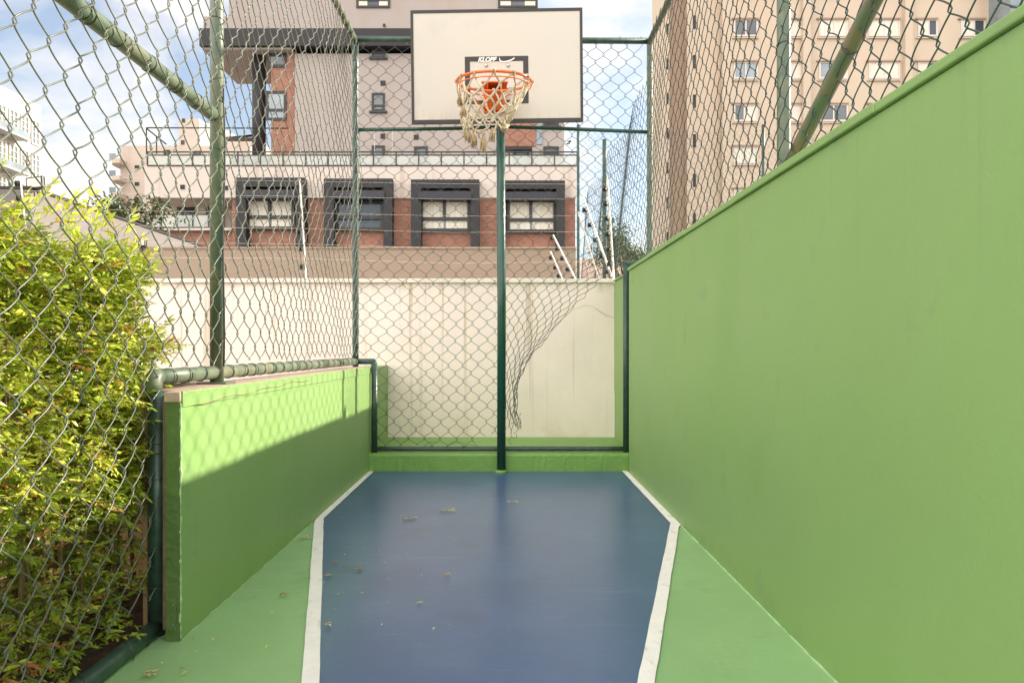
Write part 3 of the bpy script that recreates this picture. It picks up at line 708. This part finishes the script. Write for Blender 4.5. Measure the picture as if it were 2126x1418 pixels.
# ------------------------------------------------------------------ boundary walls and floodlights behind
t = thing('taupe_wall', 'long plain taupe wall beyond the cream wall, below the brick storey', 'wall', (-4, 8, 0))
MB().box(-10, .765, 8.0, 8.15, 0, 1.925).build('wall_face', M['taupe'], t)
MB().box(-10, .77, 7.985, 8.165, 1.9255, 1.945).build('cap', M['taupe'], t)
t = thing('grey_wall', 'tall grey boundary wall receding behind the bush towards the brick building', 'wall', (-5.4, 10, 0))
MB().box(-9.5, -5.32, 8.2, 13.2, 0, 2.62).build('wall_face', M['grey_wall'], t)
MB().box(-9.52, -5.30, 8.18, 13.25, 2.6205, 2.65).build('cap', M['b_dark'], t)
def flood(label, c, ry, s=.10):
    t = thing('floodlight', label, 'floodlight', tuple(c))
    c = Vector(c); f = MB(); w_, h_ = s*1.0, s*.75
    f.box(c.x-w_, c.x+w_, c.y-.02, c.y+.03, c.z-h_, c.z+h_); o = f.build('housing', M['insulator'], t, bevel=.01)
    MB().box(c.x-w_*.78, c.x+w_*.78, c.y-.024, c.y-.0205, c.z-h_*.72, c.z+h_*.72).build('lens', M['shutter'], t)
    MB().tube([(c.x, c.y+.03, c.z-h_), (c.x, c.y+.05, c.z-h_*1.6)], .012, 6).build('bracket', M['insulator'], t)
    t.rotation_euler = (R(-8), R(ry), 0)
flood('square black floodlight on top of the corner of the grey wall', W(73, 381, 8.25), -8)
flood('square black floodlight fixed low above the taupe wall left of the brick', W(291, 504, 7.96), 0, .065)

# ------------------------------------------------------------------ main building
YM = 38.0
t = thing('apartment_building', 'grey and brick apartment building with dark window surrounds behind the goal', 'building', (0, 42, 0))
zt = lambda py, Y=YM: W(0, py, Y).z
xt = lambda px, Y=YM: W(px, 0, Y).x
# podium
a = MB(); a.box(xt(300), xt(1196), YM, YM+16, zt(411), zt(345)); a.build('parapet_band', M['b_pale'], t)
MB().box(xt(480), xt(1195), YM+.15, YM+15, 0, zt(411)-.01).build('brick_wall', M['brick'], t)
MB().box(xt(320), xt(479), YM+2.6, YM+15, zt(478), zt(412)).build('balcony_wall', M['b_pale'], t)
MB().box(xt(318), xt(480)-.02, YM+.4, YM+15, 0, zt(479)).build('brick_base', M['brick'], t)
MB().box(xt(300), xt(480)-.02, YM+.02, YM+2.7, zt(478), zt(474)).build('balcony_floor', M['b_pale'], t)
def railing(x0, x1, y0, y1, Y, n, m_thin=.03):
    f = MB(); X0, X1, Z0, Z1 = xt(x0,Y), xt(x1,Y), zt(y1,Y), zt(y0,Y)
    f.box(X0, X1, Y-.04, Y+.04, Z1-.06, Z1); f.box(X0, X1, Y-.02, Y+.02, Z1-.22, Z1-.16); f.box(X0, X1, Y-.03, Y+.03, Z0, Z0+.07)
    for i in range(n+1):
        x = X0+(X1-X0)*i/n; f.box(x-.03, x+.03, Y-.031, Y+.031, Z0+.071, Z1-.061)
    o = f.build('railing', M['frame'], t)
    MB().box(X0+.05, X1-.05, Y-.006, Y+.006, Z0+.08, Z1-.23).build('glass_panel', M['rail_glass'], o)
    return o
railing(306, 1198, 315, 346, YM-.0, 19)
railing(302, 466, 438, 474, YM+.1, 5)
# balcony door
def window(x0, y0, x1, y1, Y, fw=.09, mull=(.5,), trans=(), pane='glass', curtain=None, frame='frame', proud=.06, parent=None, shelf=False):
    X0, X1, Z0, Z1 = xt(x0,Y), xt(x1,Y), zt(y1,Y), zt(y0,Y)
    f = MB(); b = Y - proud
    f.box(X0, X1, b, Y-.001, Z1-fw, Z1); f.box(X0, X1, b, Y-.001, Z0, Z0+fw)
    f.box(X0, X0+fw, b, Y-.001, Z0+fw, Z1-fw); f.box(X1-fw, X1, b, Y-.001, Z0+fw, Z1-fw)
    for m_ in mull:
        x = X0+(X1-X0)*m_; zlo_ = Z0+fw if not trans else Z0+(Z1-Z0)*trans[0]
        f.box(x-fw*.45, x+fw*.45, b+.005, Y-.001, zlo_, Z1-fw)
    for m_ in trans:
        z = Z0+(Z1-Z0)*m_; f.box(X0+fw, X1-fw, b+.008, Y-.001, z-fw*.5, z+fw*.5)
    if shelf: f.box(X0-fw*1.2, X1+fw*1.2, b-.08, Y-.001, Z0-fw*.9, Z0-.001)
    o = f.build('window', M[frame], parent or t)
    p = MB(); p.quad([(X0+fw*.9, Y-.012, Z0+fw*.9), (X1-fw*.9, Y-.012, Z0+fw*.9), (X1-fw*.9, Y-.012, Z1-fw*.9), (X0+fw*.9, Y-.012, Z1-fw*.9)])
    p.build('pane', M[pane], o)
    if curtain:
        c = MB()
        for (ca, cb) in curtain:
            # folded cloth
            n = max(8, int((cb-ca)*30)); k = len(c.v)
            for i in range(n+1):
                x = X0+fw+(X1-X0-2*fw)*(ca+(cb-ca)*i/n); y = Y-.022-.014*(i % 2)
                c.v += [(x, y, Z0+fw), (x, y, Z1-fw)]
            for i in range(n): c.f.append((k+2*i, k+2*i+2, k+2*i+3, k+2*i+1))
        c.build('curtain', M['curtain'], o)
    return o
window(368, 413, 466, 475, YM+2.6, .14, (.33,.66), pane='glass', curtain=((.40,.62),(.75,.97)))
# four big surrounds with awnings
for i, (x0, x1, wx0, wx1) in enumerate(((489,632,512,613), (672,814,696,797), (853,995,872,977), (1048,1173,1052,1155))):
    s_ = MB(); ys0 = 369 + i*2
    lw = 23 if i < 3 else 4
    s_.pb(x0, ys0, x1, 515, YM-.55, .69) if False else None
    top_z, bot = ys0, 516
    s_.pb(x0, ys0, x1, 388+i*1.5, YM-.55, .54); s_.pb(x0, 388.2+i*1.5, x0+lw-2, bot, YM-.55, .69); s_.pb(x1-18, 388.2+i*1.5, x1, bot, YM-.55, .69)
    s_.pb(x0-3, bot+.2, x0+lw+6, bot+2.2, YM-.65, .8); s_.pb(x1-26, bot+.2, x1+3, bot+2.2, YM-.65, .8)
    sr = s_.build('window_surround', M['b_dark'], t)
    aw = MB(); A0, A1 = xt(wx0-4, YM-.5), xt(wx1+2, YM-.5)
    za, zb = zt(390+i*1.5, YM-.5), zt(412+i, YM-.7)
    n_s = 1; k = 0
    aw.v = [(A0,YM+.1,za),(A1,YM+.1,za),(A1,YM-.55,za-.12),(A0,YM-.55,za-.12),(A0,YM-.75,zb),(A1,YM-.75,zb),(A0,YM+.1,zb),(A1,YM+.1,zb)]
    aw.f = [(0,1,2,3),(3,2,5,4),(0,3,4,6),(1,7,5,2),(6,4,5,7)]
    aw.build('awning', M['awning'], t)
    dark = (i == 1)
    window(wx0, 388+i*1.5, wx1, 478+i*2, YM+.05, .16, (.48,), (.29,), pane='glass', frame='frame',
           curtain=None if dark else ((.0,.46),(.52,1.0)), proud=.16)
# fine sill under openings
# vent squares in the parapet band
def vent(x0,y0,x1,y1,Y,parent=None):
    MB().pb(x0,y0,x1,y1,Y-.04,.035).build('vent', M['b_dark'], parent or t)
vent(374,384,383,393,YM); vent(463,386,473,395,YM)
# tower
MB().box(xt(595), xt(1176), YM+1.5, YM+15, zt(345), zt(258-170)).build('tower_wall', M['b_taupe'], t)
MB().box(xt(541), xt(595)-.01, YM+1.7, YM+13, zt(345), zt(80)).build('brick_strip', M['brick'], t)
MB().box(xt(397), xt(1150), YM+1.0, YM+6.0, zt(79), zt(42)).build('dark_band', M['b_dark'], t)
MB().box(xt(405), xt(1135), YM+1.05, YM+6.0, zt(42)+.01, zt(16)).build('upper_slab', M['b_taupe'], t)
MB().box(xt(400), xt(590), YM+1.2, YM+6.3, zt(84), zt(79)-.01).build('soffit', M['b_taupe'], t)
MB().box(xt(456), xt(1119), YM+1.3, YM+14, zt(16)+.01, zt(-260)).build('upper_wall', M['b_taupe'], t)
cl_ = Vector((xt(508), YM+2.2, 0))
MB().tube([(cl_.x, cl_.y, zt(345)), (cl_.x, cl_.y, zt(82))], .36, 20).build('column', M['b_dark'], t, smooth=True)
MB().box(xt(440), xt(545), YM+2.6, YM+8, zt(345), zt(296)).build('terrace_room', M['b_dark'], t)
YT = YM+1.5
for q in ((556,84,596,141,()), (552,190,596,251,(.35,))):
    window(q[0], q[1], q[2]-1, q[3], YM+1.7, .14, (), q[4], 'glass_pale' if q[4] else 'glass')
for q in ((772,88,800,121), (772,194,799,232), (772,303,799,345), (860,305,888,337), (1128,305,1160,322), (1128,240,1160,263)):
    window(*q, YT, .11, (), (.3,), 'glass', shelf=True)
for q in ((790,168,800,178), (790,278,799,288), (859,280,869,290)): vent(*q, YT)
vent(795,50,800,56, YM+1.0)
window(740, -30, 810, 18, YM+1.3, .12, (.33,.66), (.35,), 'glass', curtain=((0,.3),(.7,1)))
window(1034, -30, 1116, 18, YM+1.3, .12, (.33,.66), (.35,), 'glass', curtain=((0,.3),(.7,1)))
MB().pb(1036, 240, 1112, 304, YT-.05, .045).build('brick_panel', M['brick'], t)
MB().pb(1114, 240, 1126, 300, YT-.06, .055).build('glass_strip', M['glass_pale'], t)
window(1040, 308, 1098, 346, YT, .12, (.5,), (), 'glass_pale', curtain=((.0,.4),))
MB().pb(1030, 305, 1105, 311, YT-.5, .44).build('lintel', M['b_dark'], t)
# privacy screens and sunshade frame on the terrace
scf = MB(); A = W(304,266,YM+.3)
for (p_, q_) in (((304,266),(304,320)), ((304,266),(600,267)), ((304,267),(345,300)), ((325,284),(325,320))):
    scf.tube([W(*p_, YM+.3), W(*q_, YM+.3)], .035, 4)
scf.build('terrace_frame', M['frame'], t)
sc2 = MB(); sc2.pb(777, 272, 778, 345, YM+.3, .03); sc2.pb(814, 272, 815, 345, YM+.3, .03); sc2.build('screen_post', M['frame_white'], t)
pg = MB(); pg.tube([W(470,288,YM+3), W(540,280,YM+5)], .08, 4); pg.pb(468, 286, 545, 291, YM+3, .3); pg.build('pergola_beam', M['frame'], t)
mbp = MB(); mbp.pb(1178, 293, 1186, 295, YT, .05); mbp.tube([W(1176,300,YT), W(1182,298,YT), W(1184,292,YT)], .04, 5); mbp.build('roof_bracket', M['frame'], t)

# ------------------------------------------------------------------ peach building
YP = 46.0
t2 = thing('apartment_building', 'tall peach apartment building with rows of small windows above the tall green wall', 'building', (20, 50, 0))
MB().prism([(xt(1356,YP), YP+.3), (xt(1392,YP), YP+.3), (xt(1392,YP), YP+1.3), (xt(1431,YP), YP+1.3), (xt(1431,YP), YP+.6), (xt(1500,YP), YP+.6), (xt(1500,YP), YP), (xt(2400,YP), YP), (xt(2400,YP), YP+14), (xt(1356,YP)*1.32, YP+14)], 0, zt(-260,YP)).build('facade', M['peach'], t2)
MB().box(xt(1393,YP), xt(1431,YP)-.003, YP+1.24, YP+1.297, 0, zt(-259,YP)).build('recess_shade_panel', M['peach_dark'], t2)  # thin dark sheet: the recess's shade is put into its colour
for x0, x1 in ((1668,1684),(1880,1896)):
    MB().pb(x0, -258, x1, 724, YP-.35, .345).build('pilaster', M['peach'], t2)
for c, (x0, x1) in enumerate(((1523,1573),(1640,1667),(1700,1760),(1803,1868),(1905,1946),(1994,2045))):
    for r in range(-1, 6):
        y0 = 41+88*r; 
        st = (c*7+r*5) % 6
        if c == 1: mull, pane, cur = (), 'shutter', None
        elif c >= 4: mull, pane, cur = (.55,), 'glass', ((0,.55),)
        else: mull, pane, cur = (.5,), ('glass_pale' if st % 2 else 'glass'), ([None, ((.5,1.),), ((0,1.),), ((0,1.),), ((.4,1.),), None][st])
        wn = window(x0, y0, x1, y0+36, YP, .10, mull, (), pane, curtain=cur, frame='frame_white', parent=t2)
        MB().pb(x0-3, y0-4, x1+3, y0-1.2, YP-.16, .155).build('lintel', M['peach_dark'], t2)
        MB().pb(x0-2, y0+37, x1+2, y0+39, YP-.12, .115).build('sill', M['peach'], t2)
for r in range(7):
    MB().pb(1439, 33+82*r, 1445, 60+82*r, YP+.55, .045).build('vent', M['b_dark'], t2)
    MB().pb(1384, 50+72*r, 1388, 72+72*r, YP+.25, .045).build('vent', M['b_dark'], t2)
t3 = thing('apartment_building', 'grey building edge at the top right corner behind the peach building', 'building', (35, 44, 0))
MB().box(xt(2098,44), xt(2500,44), 44, 56, 0, zt(-200,44)).build('facade', M['glass_pale'], t3)
fbb = MB()
for k in range(8): fbb.pb(2098, -60+k*24, 2500, -57+k*24, 43.9, .095)
fbb.build('slab_band', M['grey_wall'], t3)

# ------------------------------------------------------------------ white building far left
t4 = thing('office_building', 'white multi storey building with tall gridded windows at the far left', 'building', (-40, 55, 0))
XW = -38.1; yw = lambda px: XW*F/(px-1050)
Yn, Yf = 40.0, 60.0
MB().box(XW-20, XW, Yn, Yf, 0, 20.4).build('facade', M['white_b'], t4)
MB().box(XW-20, XW+.02, Yn, Yf+.02, 20.405, 20.7).build('cornice', M['white_b'], t4)
def sidewin(yc, z0, z1, w_):
    f = MB(); x = XW+.10
    f.box(XW+.001, x, yc-w_, yc+w_, z0, z0+.12); f.box(XW+.001, x, yc-w_, yc+w_, z1-.12, z1)
    for q in (-1, 0, 1): f.box(XW+.001, x, yc+q*w_*.95-.04, yc+q*w_*.95+.04, z0+.12, z1-.12)
    for k in range(1, 4): f.box(XW+.001, x-.01, yc-w_, yc+w_, z0+(z1-z0)*k/4-.025, z0+(z1-z0)*k/4+.025)
    o = f.build('window', M['frame_white'], t4)
    MB().box(XW+.001, XW+.03, yc-w_+.05, yc+w_-.05, z0+.1, z1-.1).build('pane', M['glass_pale'], o)
for i in range(12):
    for k in range(7): sidewin(59.2-1.32*i, 17.3-2.7*k, 19.3-2.7*k, .46)
for k in range(6):
    MB().box(XW+.001, XW+1.1, Yn, 57.0, 17.0-2.7*k, 17.15-2.7*k).build('balcony', M['white_b'], t4)
    MB().box(XW+1.04, XW+1.09, Yn, 57.0, 17.16-2.7*k, 17.6-2.7*k).build('balcony_rail', M['glass_pale'], t4)
# ------------------------------------------------------------------ cream block far
YQ = 70.0
t5 = thing('apartment_building', 'cream apartment block with rounded balconies seen over the grey wall', 'building', (-33, 74, 0))
MB().box(xt(250,YQ), xt(520,YQ), YQ, YQ+14, 0, zt(303,YQ)).build('facade', M['cream_b'], t5)
MB().box(xt(361,YQ), xt(404,YQ), YQ+1, YQ+9, zt(303,YQ), zt(240,YQ)).build('roof_tower', M['cream_b'], t5)
MB().prism([(xt(404.2,YQ), YQ+1.0), (xt(440,YQ), YQ+4.5), (xt(440,YQ), YQ+9), (xt(404.2,YQ), YQ+9)], zt(303,YQ)+.01, zt(244,YQ)).build('roof_tower', M['white_b'], t5)
MB().box(xt(459,YQ), xt(520,YQ), YQ+1, YQ+8, zt(303,YQ)+.02, zt(276,YQ)).build('roof_room', M['cream_b'], t5)
for (x0,y0,x1,y1) in ((378,247,384,255),(376,292,383,301),(280,344,289,350),(280,379,289,386),(279,411,289,418),(340,312,353,321),(370,325,376,333),(403,314,417,323),(312,412,318,418)):
    window(x0,y0,x1,y1, YQ+(1 if y1 < 303 else 0), .10, (), (), 'glass', parent=t5)
for k, y0 in enumerate((336, 371, 405, 440)):
    b = MB(); zt_, zb_ = zt(y0,YQ), zt(y0+9,YQ); X0, X1 = xt(235,YQ), xt(262,YQ); n = 8; poly = [(X1, YQ+2), (X1, YQ-1.2)]
    for i in range(n+1):
        a = math.pi/2*i/n; poly.append((X0+.9-.9*math.sin(a)*1.0, YQ-1.2+1.6*(1-math.cos(a))))
    poly.append((X0, YQ+2)); b.prism(poly, zb_, zt_); b.build('balcony', M['cream_b'], t5)
    f = MB(); f.box(X0+.1, xt(250,YQ), YQ-.9, YQ-.85, zt_, zt_+.55); f.build('balcony_rail', M['glass_pale'], t5)

# ------------------------------------------------------------------ foliage
def leaf(mb, tints, base, d, up, L_, wd, tint, curl=.15):
    d = d.normalized(); s = d.cross(up)
    if s.length < 1e-4: s = Vector((1,0,0))
    s.normalize(); n = s.cross(d)
    k = len(mb.v); b = base
    pts = [b, b + d*L_*.38 + s*wd*.5 + n*wd*.12, b + d*L_*.72 + s*wd*.34 - n*L_*curl*.4, b + d*L_ - n*L_*curl,
           b + d*L_*.72 - s*wd*.34 - n*L_*curl*.4, b + d*L_*.38 - s*wd*.5 + n*wd*.12, b + d*L_*.5 - n*L_*curl*.16]
    mb.v += [tuple(p) for p in pts]
    mb.f += [(k, k+1, k+6), (k+1, k+2, k+6), (k+2, k+3, k+6), (k+3, k+4, k+6), (k+4, k+5, k+6), (k+5, k, k+6)]
    tints += [tint]*6
def sprig(mb, tints, stem, o, d, r, n=5, ll=.036, hue=None):
    d = d.normalized(); Ls = ll*n*.55; tip = o + d*Ls - Vector((0,0,1))*Ls*r.uniform(0,.25)
    tt = hue if hue is not None else r.random()*.9
    stem.tube([o, o.lerp(tip,.5)+Vector((0,0,.004)), tip], .0009, 3, False)
    for i in range(n):
        p = o.lerp(tip, (i+.6)/n)
        for sg in (-1, 1):
            sd_ = d.cross(Vector((0,0,1)));
            if sd_.length < .05: sd_ = Vector((1,0,0))
            sd_.normalize()
            dd = d*.75 + sd_*sg*.8 + Vector((r.uniform(-.3,.3), r.uniform(-.3,.3), r.uniform(-.35,.25)))
            up = Vector((r.uniform(-.6,1.1), r.uniform(-.9,.6), r.uniform(.2,1)))
            L_ = ll*r.uniform(.7, 1.15)*(1-.25*i/n)
            leaf(mb, tints, p, dd, up, L_, L_*r.uniform(.30,.42), min(1, max(0, tt + r.uniform(-.16,.16))) if tt < .9 else tt, r.uniform(.05,.3))
    leaf(mb, tints, tip, d, Vector((0,0,1)), ll*.9, ll*.33, min(.9,tt) if tt < .9 else tt)
def proj(p): return 1050 + F*p.x/p.y, 725 - F*(p.z-H)/p.y
RB = random.Random(77)
def topz(x, y):      # crown height of the hedge over the bed
    return 1.10 - .14*max(0, y-1.95) + .04*math.sin(y*9+x*5) - .10*max(0, y-2.3)*2
XMAX = [(380,0),(405,30),(440,110),(480,215),(530,285),(560,300),(600,262),(680,262),(720,330),(745,300),(800,270),(880,300),(950,318),(1010,318),(1050,285),(1100,285),(1180,245),(1260,235),(1330,215),(1418,190),(1700,120)]
def xmax(py):
    if py < XMAX[0][0]: return -99
    for (a, b), (c, d) in zip(XMAX, XMAX[1:]):
        if a <= py <= c: return b + (d-b)*(py-a)/(c-a)
    return 100
bushes = []
for nm, lab, yr, N_ in (('near', 'dense yellow green nandina bush nearest the camera behind the side fence', (1.0, 1.86), 6000),
                    ('far', 'nandina bush with reddish leaf tips beside the end of the low wall', (1.86, 2.58), 6000)):
    loc = (-1.4, sum(yr)/2, 0)
    t = thing('nandina_bush', lab, 'bush', loc, 'nandina bushes in the bed'); bushes.append(t)
    lm, tn, st = MB(), [], MB()
    # canes
    canes = []
    for i in range(30):
        x = RB.uniform(-1.62, -1.12); y = RB.uniform(yr[0], yr[1]); hh = RB.uniform(.55, 1.1)
        lean = Vector((RB.uniform(-.12,.10), RB.uniform(-.12,.12), 0))
        pts = [Vector((x, y, 0)) + lean*s_ + Vector((0,0,hh*s_)) + Vector((.008*math.sin(s_*9+i), 0, 0)) for s_ in (0,.2,.4,.6,.8,1)]
        if max(p.x for p in pts) > -1.07: continue
        st.tube(pts, [.008,.0075,.0065,.0055,.0045,.003], 6); canes.append(pts)
    for i in range(26):
        x = RB.uniform(-1.5, -1.08); y = RB.uniform(yr[0], yr[1])
        st.tube([(x,y,0),(x+RB.uniform(-.05,.02),y+RB.uniform(-.05,.05),.4),(x+RB.uniform(-.08,.02),y+RB.uniform(-.06,.06),.75)], [.0045,.004,.002], 5)
    cnt = 0; tries = 0
    while cnt < N_ and tries < 260000:
        tries += 1
        x = -1.075 - .6*RB.random()**1.7; y = RB.uniform(*yr)
        z = RB.uniform(.04, 1) * topz(x, y) if RB.random() < .8 else topz(x, y)*RB.uniform(.85, 1.02)
        p = Vector((x, y, z)); px, py = proj(p)
        if px > xmax(py) or px > 345: continue
        if z < .38 and RB.random() < (.45 if y < 2.0 else .72): continue
        if .38 < z < .9 and y > 2.3 and RB.random() < .35: continue
        # clumps
        cl = math.sin(x*17+y*11)*math.sin(z*13+y*7)*math.sin(y*19-z*9)
        if cl < -.03 and RB.random() < .85: continue
        d = Vector((RB.uniform(-.3, .9), RB.uniform(-.8, .8), RB.uniform(-.35, .7)))
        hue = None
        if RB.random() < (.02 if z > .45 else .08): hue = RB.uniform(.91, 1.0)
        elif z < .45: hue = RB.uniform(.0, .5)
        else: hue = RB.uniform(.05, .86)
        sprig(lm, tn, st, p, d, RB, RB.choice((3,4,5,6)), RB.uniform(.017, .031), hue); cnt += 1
    # long upright shoots on top and reaching ones at the side
    tips = [(20,438),(60,430),(110,432),(150,440),(190,452),(225,470),(262,500),(300,545)] if nm == 'far' else []
    if nm == 'far': tips += [(338,708),(322,735),(345,700),(300,690),(318,1000),(330,1175),(300,1190),(285,1215),(232,1300),(215,1335)]
    for (px, py) in tips:
        Y_ = RB.uniform(2.05, 2.3) if nm == 'far' and px < 290 else (RB.uniform(2.28, 2.38) if nm == 'far' else 1.8)
        if py > 950: Y_ = 2.16 + .0006*(330-px)
        p = W(px, py, Y_); 
        if p.x > -1.08: p.x = -1.08
        d = Vector((RB.uniform(.1,.5), RB.uniform(-.2,.5), .8 if py < 600 else .15))
        for q in range(3):
            sprig(lm, tn, st, p - d*.04*q + Vector((RB.uniform(-.03,.0),RB.uniform(-.03,.03),RB.uniform(-.02,.02))), d + Vector((RB.uniform(-.5,.3),RB.uniform(-.5,.5),RB.uniform(-.2,.3))), RB, 4, .040, RB.uniform(.55,.93))
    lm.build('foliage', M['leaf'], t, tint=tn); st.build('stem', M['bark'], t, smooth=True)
# trees beyond
def tree(name, label, x, y, h, rx, rz, zc, n, seed, ls=.16):
    t = thing(name, label, 'tree', (x, y, 0)); r = random.Random(seed)
    tr = MB(); tr.tube([(x,y,0),(x+.05,y,zc*.5),(x,y,zc)], [h*.03,h*.022,h*.015], 9)
    ends = []
    for i in range(16):
        a = r.uniform(0, 6.28); e = Vector((math.cos(a)*rx*r.uniform(.3,.9), math.sin(a)*rx*r.uniform(.3,.9), r.uniform(-.6,.8)*rz))
        s0 = Vector((x, y, zc*r.uniform(.6,.95))); c = Vector((x,y,zc))+e
        tr.tube([s0, s0.lerp(c,.5)+Vector((0,0,.1*rz)), c], [h*.012,h*.007,h*.003], 6); ends.append(c)
    tr.build('trunk', M['bark'], t, smooth=True)
    lm, tn = MB(), []
    for i in range(n):
        c = r.choice(ends) + Vector((r.gauss(0,rx*.2), r.gauss(0,rx*.2), r.gauss(0,rz*.2)))
        for q in range(5):
            p = c + Vector((r.uniform(-1,1), r.uniform(-1,1), r.uniform(-1,1)))*ls*1.2
            leaf(lm, tn, p, Vector((r.uniform(-1,1), r.uniform(-1,1), r.uniform(-.6,.6))), Vector((r.uniform(-.6,.6), r.uniform(-.6,.6), 1)), ls*r.uniform(.7,1.2), ls*.45, r.random())
    lm.build('crown', M['tree_leaf'], t, tint=tn)
p = W(275, 447, 26); tree('leafy_tree', 'small leafy tree between the grey wall and the cream block', p.x, 26, 6, 1.25, .75, p.z-.3, 520, 5, .17)
p = W(1262, 462, 15); tree('leafy_tree', 'dark tree seen through the far chain link fence beside the leaning posts', p.x+.1, 15, 4, .38, .36, p.z-.34, 170, 6, .08)
p = W(1320, 505, 15); tree('leafy_tree', 'low spreading tree behind the far fence next to the right corner post', p.x-.15, 15, 3, .75, .28, p.z-.25, 300, 8, .09)
t = thing('brick_house', 'low reddish house wall glimpsed behind the far fence', 'house', (3, 17, 0))
MB().box(1.75, 4.3, 17, 20, 0, 2.35).build('wall', M['cream_b'], t)
rf = MB(); rf.v = [(1.6,16.8,2.36),(4.5,16.8,2.36),(4.5,20,2.36),(1.6,20,2.36),(1.6,18.4,3.1),(4.5,18.4,3.1)]; rf.f = [(0,1,5,4),(2,3,4,5),(0,4,3),(1,2,5),(0,3,2,1)]
rf.build('roof', M['tile'], t)

# ------------------------------------------------------------------ fallen leaves
RL = random.Random(5)
def fallen(px, py, n, ll, lab, cat='leaf', grp=None, name='fallen_leaf', hue=None, twig=0):
    x, y = G(px, py); o = thing(name, lab, cat, (x, y, .006), grp) if n > 1 else None
    mb, tn = MB(), []
    z0 = .0075
    if n == 1:
        a = RL.uniform(0, 6.28)
        leaf(mb, tn, Vector((x, y, z0+.002)), Vector((math.cos(a), math.sin(a), .12)), Vector((0,0,1)), ll, ll*.42, RL.random() if hue is None else hue, RL.uniform(.1,.35))
        me_o = mb.build(name, M['dry_leaf'], None, tint=tn)
        # centre the origin on the leaf
        for v in me_o.data.vertices: v.co -= Vector((x, y, 0))
        me_o.location = (x, y, 0)
        return tag(me_o, lab, cat, grp)
    st = MB(); a0 = RL.uniform(-.5,.5); ln = ll*n*.28
    dirv = Vector((math.cos(a0), math.sin(a0), 0))
    s0 = Vector((x, y, z0+.003)) - dirv*ln*.5
    st.tube([s0 - dirv*twig, s0+dirv*ln*.5+Vector((0,0,.003)), s0+dirv*ln], .0011, 4)
    for i in range(n):
        p = s0 + dirv*ln*i/n; aa = a0 + (1 if i % 2 else -1)*RL.uniform(.5,1.1)
        leaf(mb, tn, p, Vector((math.cos(aa), math.sin(aa), RL.uniform(0,.35))), Vector((0,0,1)), ll*RL.uniform(.7,1.1), ll*.36, (hue if hue is not None else .7)+RL.uniform(-.15,.15), .15)
    st.build('twig', M['bark'], o); mb.build('leaves', M['dry_leaf'], o, tint=tn)
    return o
fallen(928,1063,9,.029,'pale green leaf sprig lying alone near the middle of the blue floor','leaf sprig',None,'leaf_sprig',.85)
fallen(848,1080,9,.026,'dull leaf sprig on the blue floor, left of the pale green sprig','leaf sprig',None,'leaf_sprig',.6)
fallen(1063,1045,10,.023,'farthest leaf sprig on the blue floor, in front of the goal pole','leaf sprig',None,'leaf_sprig',.75)
fallen(632,1120,7,.028,'small leaf sprig on the green floor left of the white line','leaf sprig',None,'leaf_sprig',.7)
fallen(744,1184,4,.026,'thin dry twig on the left part of the blue floor','twig',None,'dry_twig',.2,.05)
fallen(927,1198,5,.018,'small dark curled leaf cluster on the middle of the blue floor','leaf sprig',None,'leaf_sprig',.3)
fallen(680,1199,4,.020,'tan star shaped dry leaf cluster beside the left white line','leaf sprig',None,'leaf_sprig',.35)
fallen(694,1171,4,.020,'small brown leaf cluster just right of the left white line','leaf sprig',None,'leaf_sprig',.2)
fallen(588,1239,3,.024,'brown dry leaf cluster on the green floor midway to the low wall','leaf sprig',None,'leaf_sprig',.1)
fallen(680,1302,3,.022,'pale leaf cluster near the bottom beside the left white line','leaf sprig',None,'leaf_sprig',.6)
fallen(310,1405,5,.026,'tan leaf cluster at the bottom left of the green floor','leaf sprig',None,'leaf_sprig',.45)
fallen(880,1256,1,.026,'single bright yellow green leaf on the blue floor','leaf',None,'fallen_leaf',.98)
blue_ = [(880,1032),(932,1033),(964,1020),(800,1070),(750,1093),(733,1094),(706,1078),(782,1142),(790,1121),(970,1095),(991,1096),(995,1113),(945,1125),(1194,1141),(877,1070),(700,1239),(757,1235),(1210,1027),(1198,1015),(818,1018),(870,1100),(720,1040),(770,1062),(830,1075),(1057,1032),(1165,1025),(765,1120),(672,1212),(785,1145),(1076,1069)]
for _ in range(26):
    v_ = RL.uniform(995, 1330); blue_.append((RL.uniform(690, 900 + (v_-995)*.2), v_))
for i, (px, py) in enumerate(blue_): fallen(px, py, 1, RL.uniform(.008,.016), 'tiny dry leaf fleck scattered on the blue floor', 'leaf', 'tiny leaves on the blue floor')
green_ = [(497,1237),(560,1277),(636,1187),(410,1360),(405,1330),(620,1237),(555,1345),(445,1330),(390,1400),(575,1150),(600,1135),(647,1107),(370,1395),(335,1380)]
for i, (px, py) in enumerate(green_): fallen(px, py, 1, RL.uniform(.013,.021), 'small dry leaf lying on the green floor beside the low wall', 'leaf', 'small leaves on the green floor')
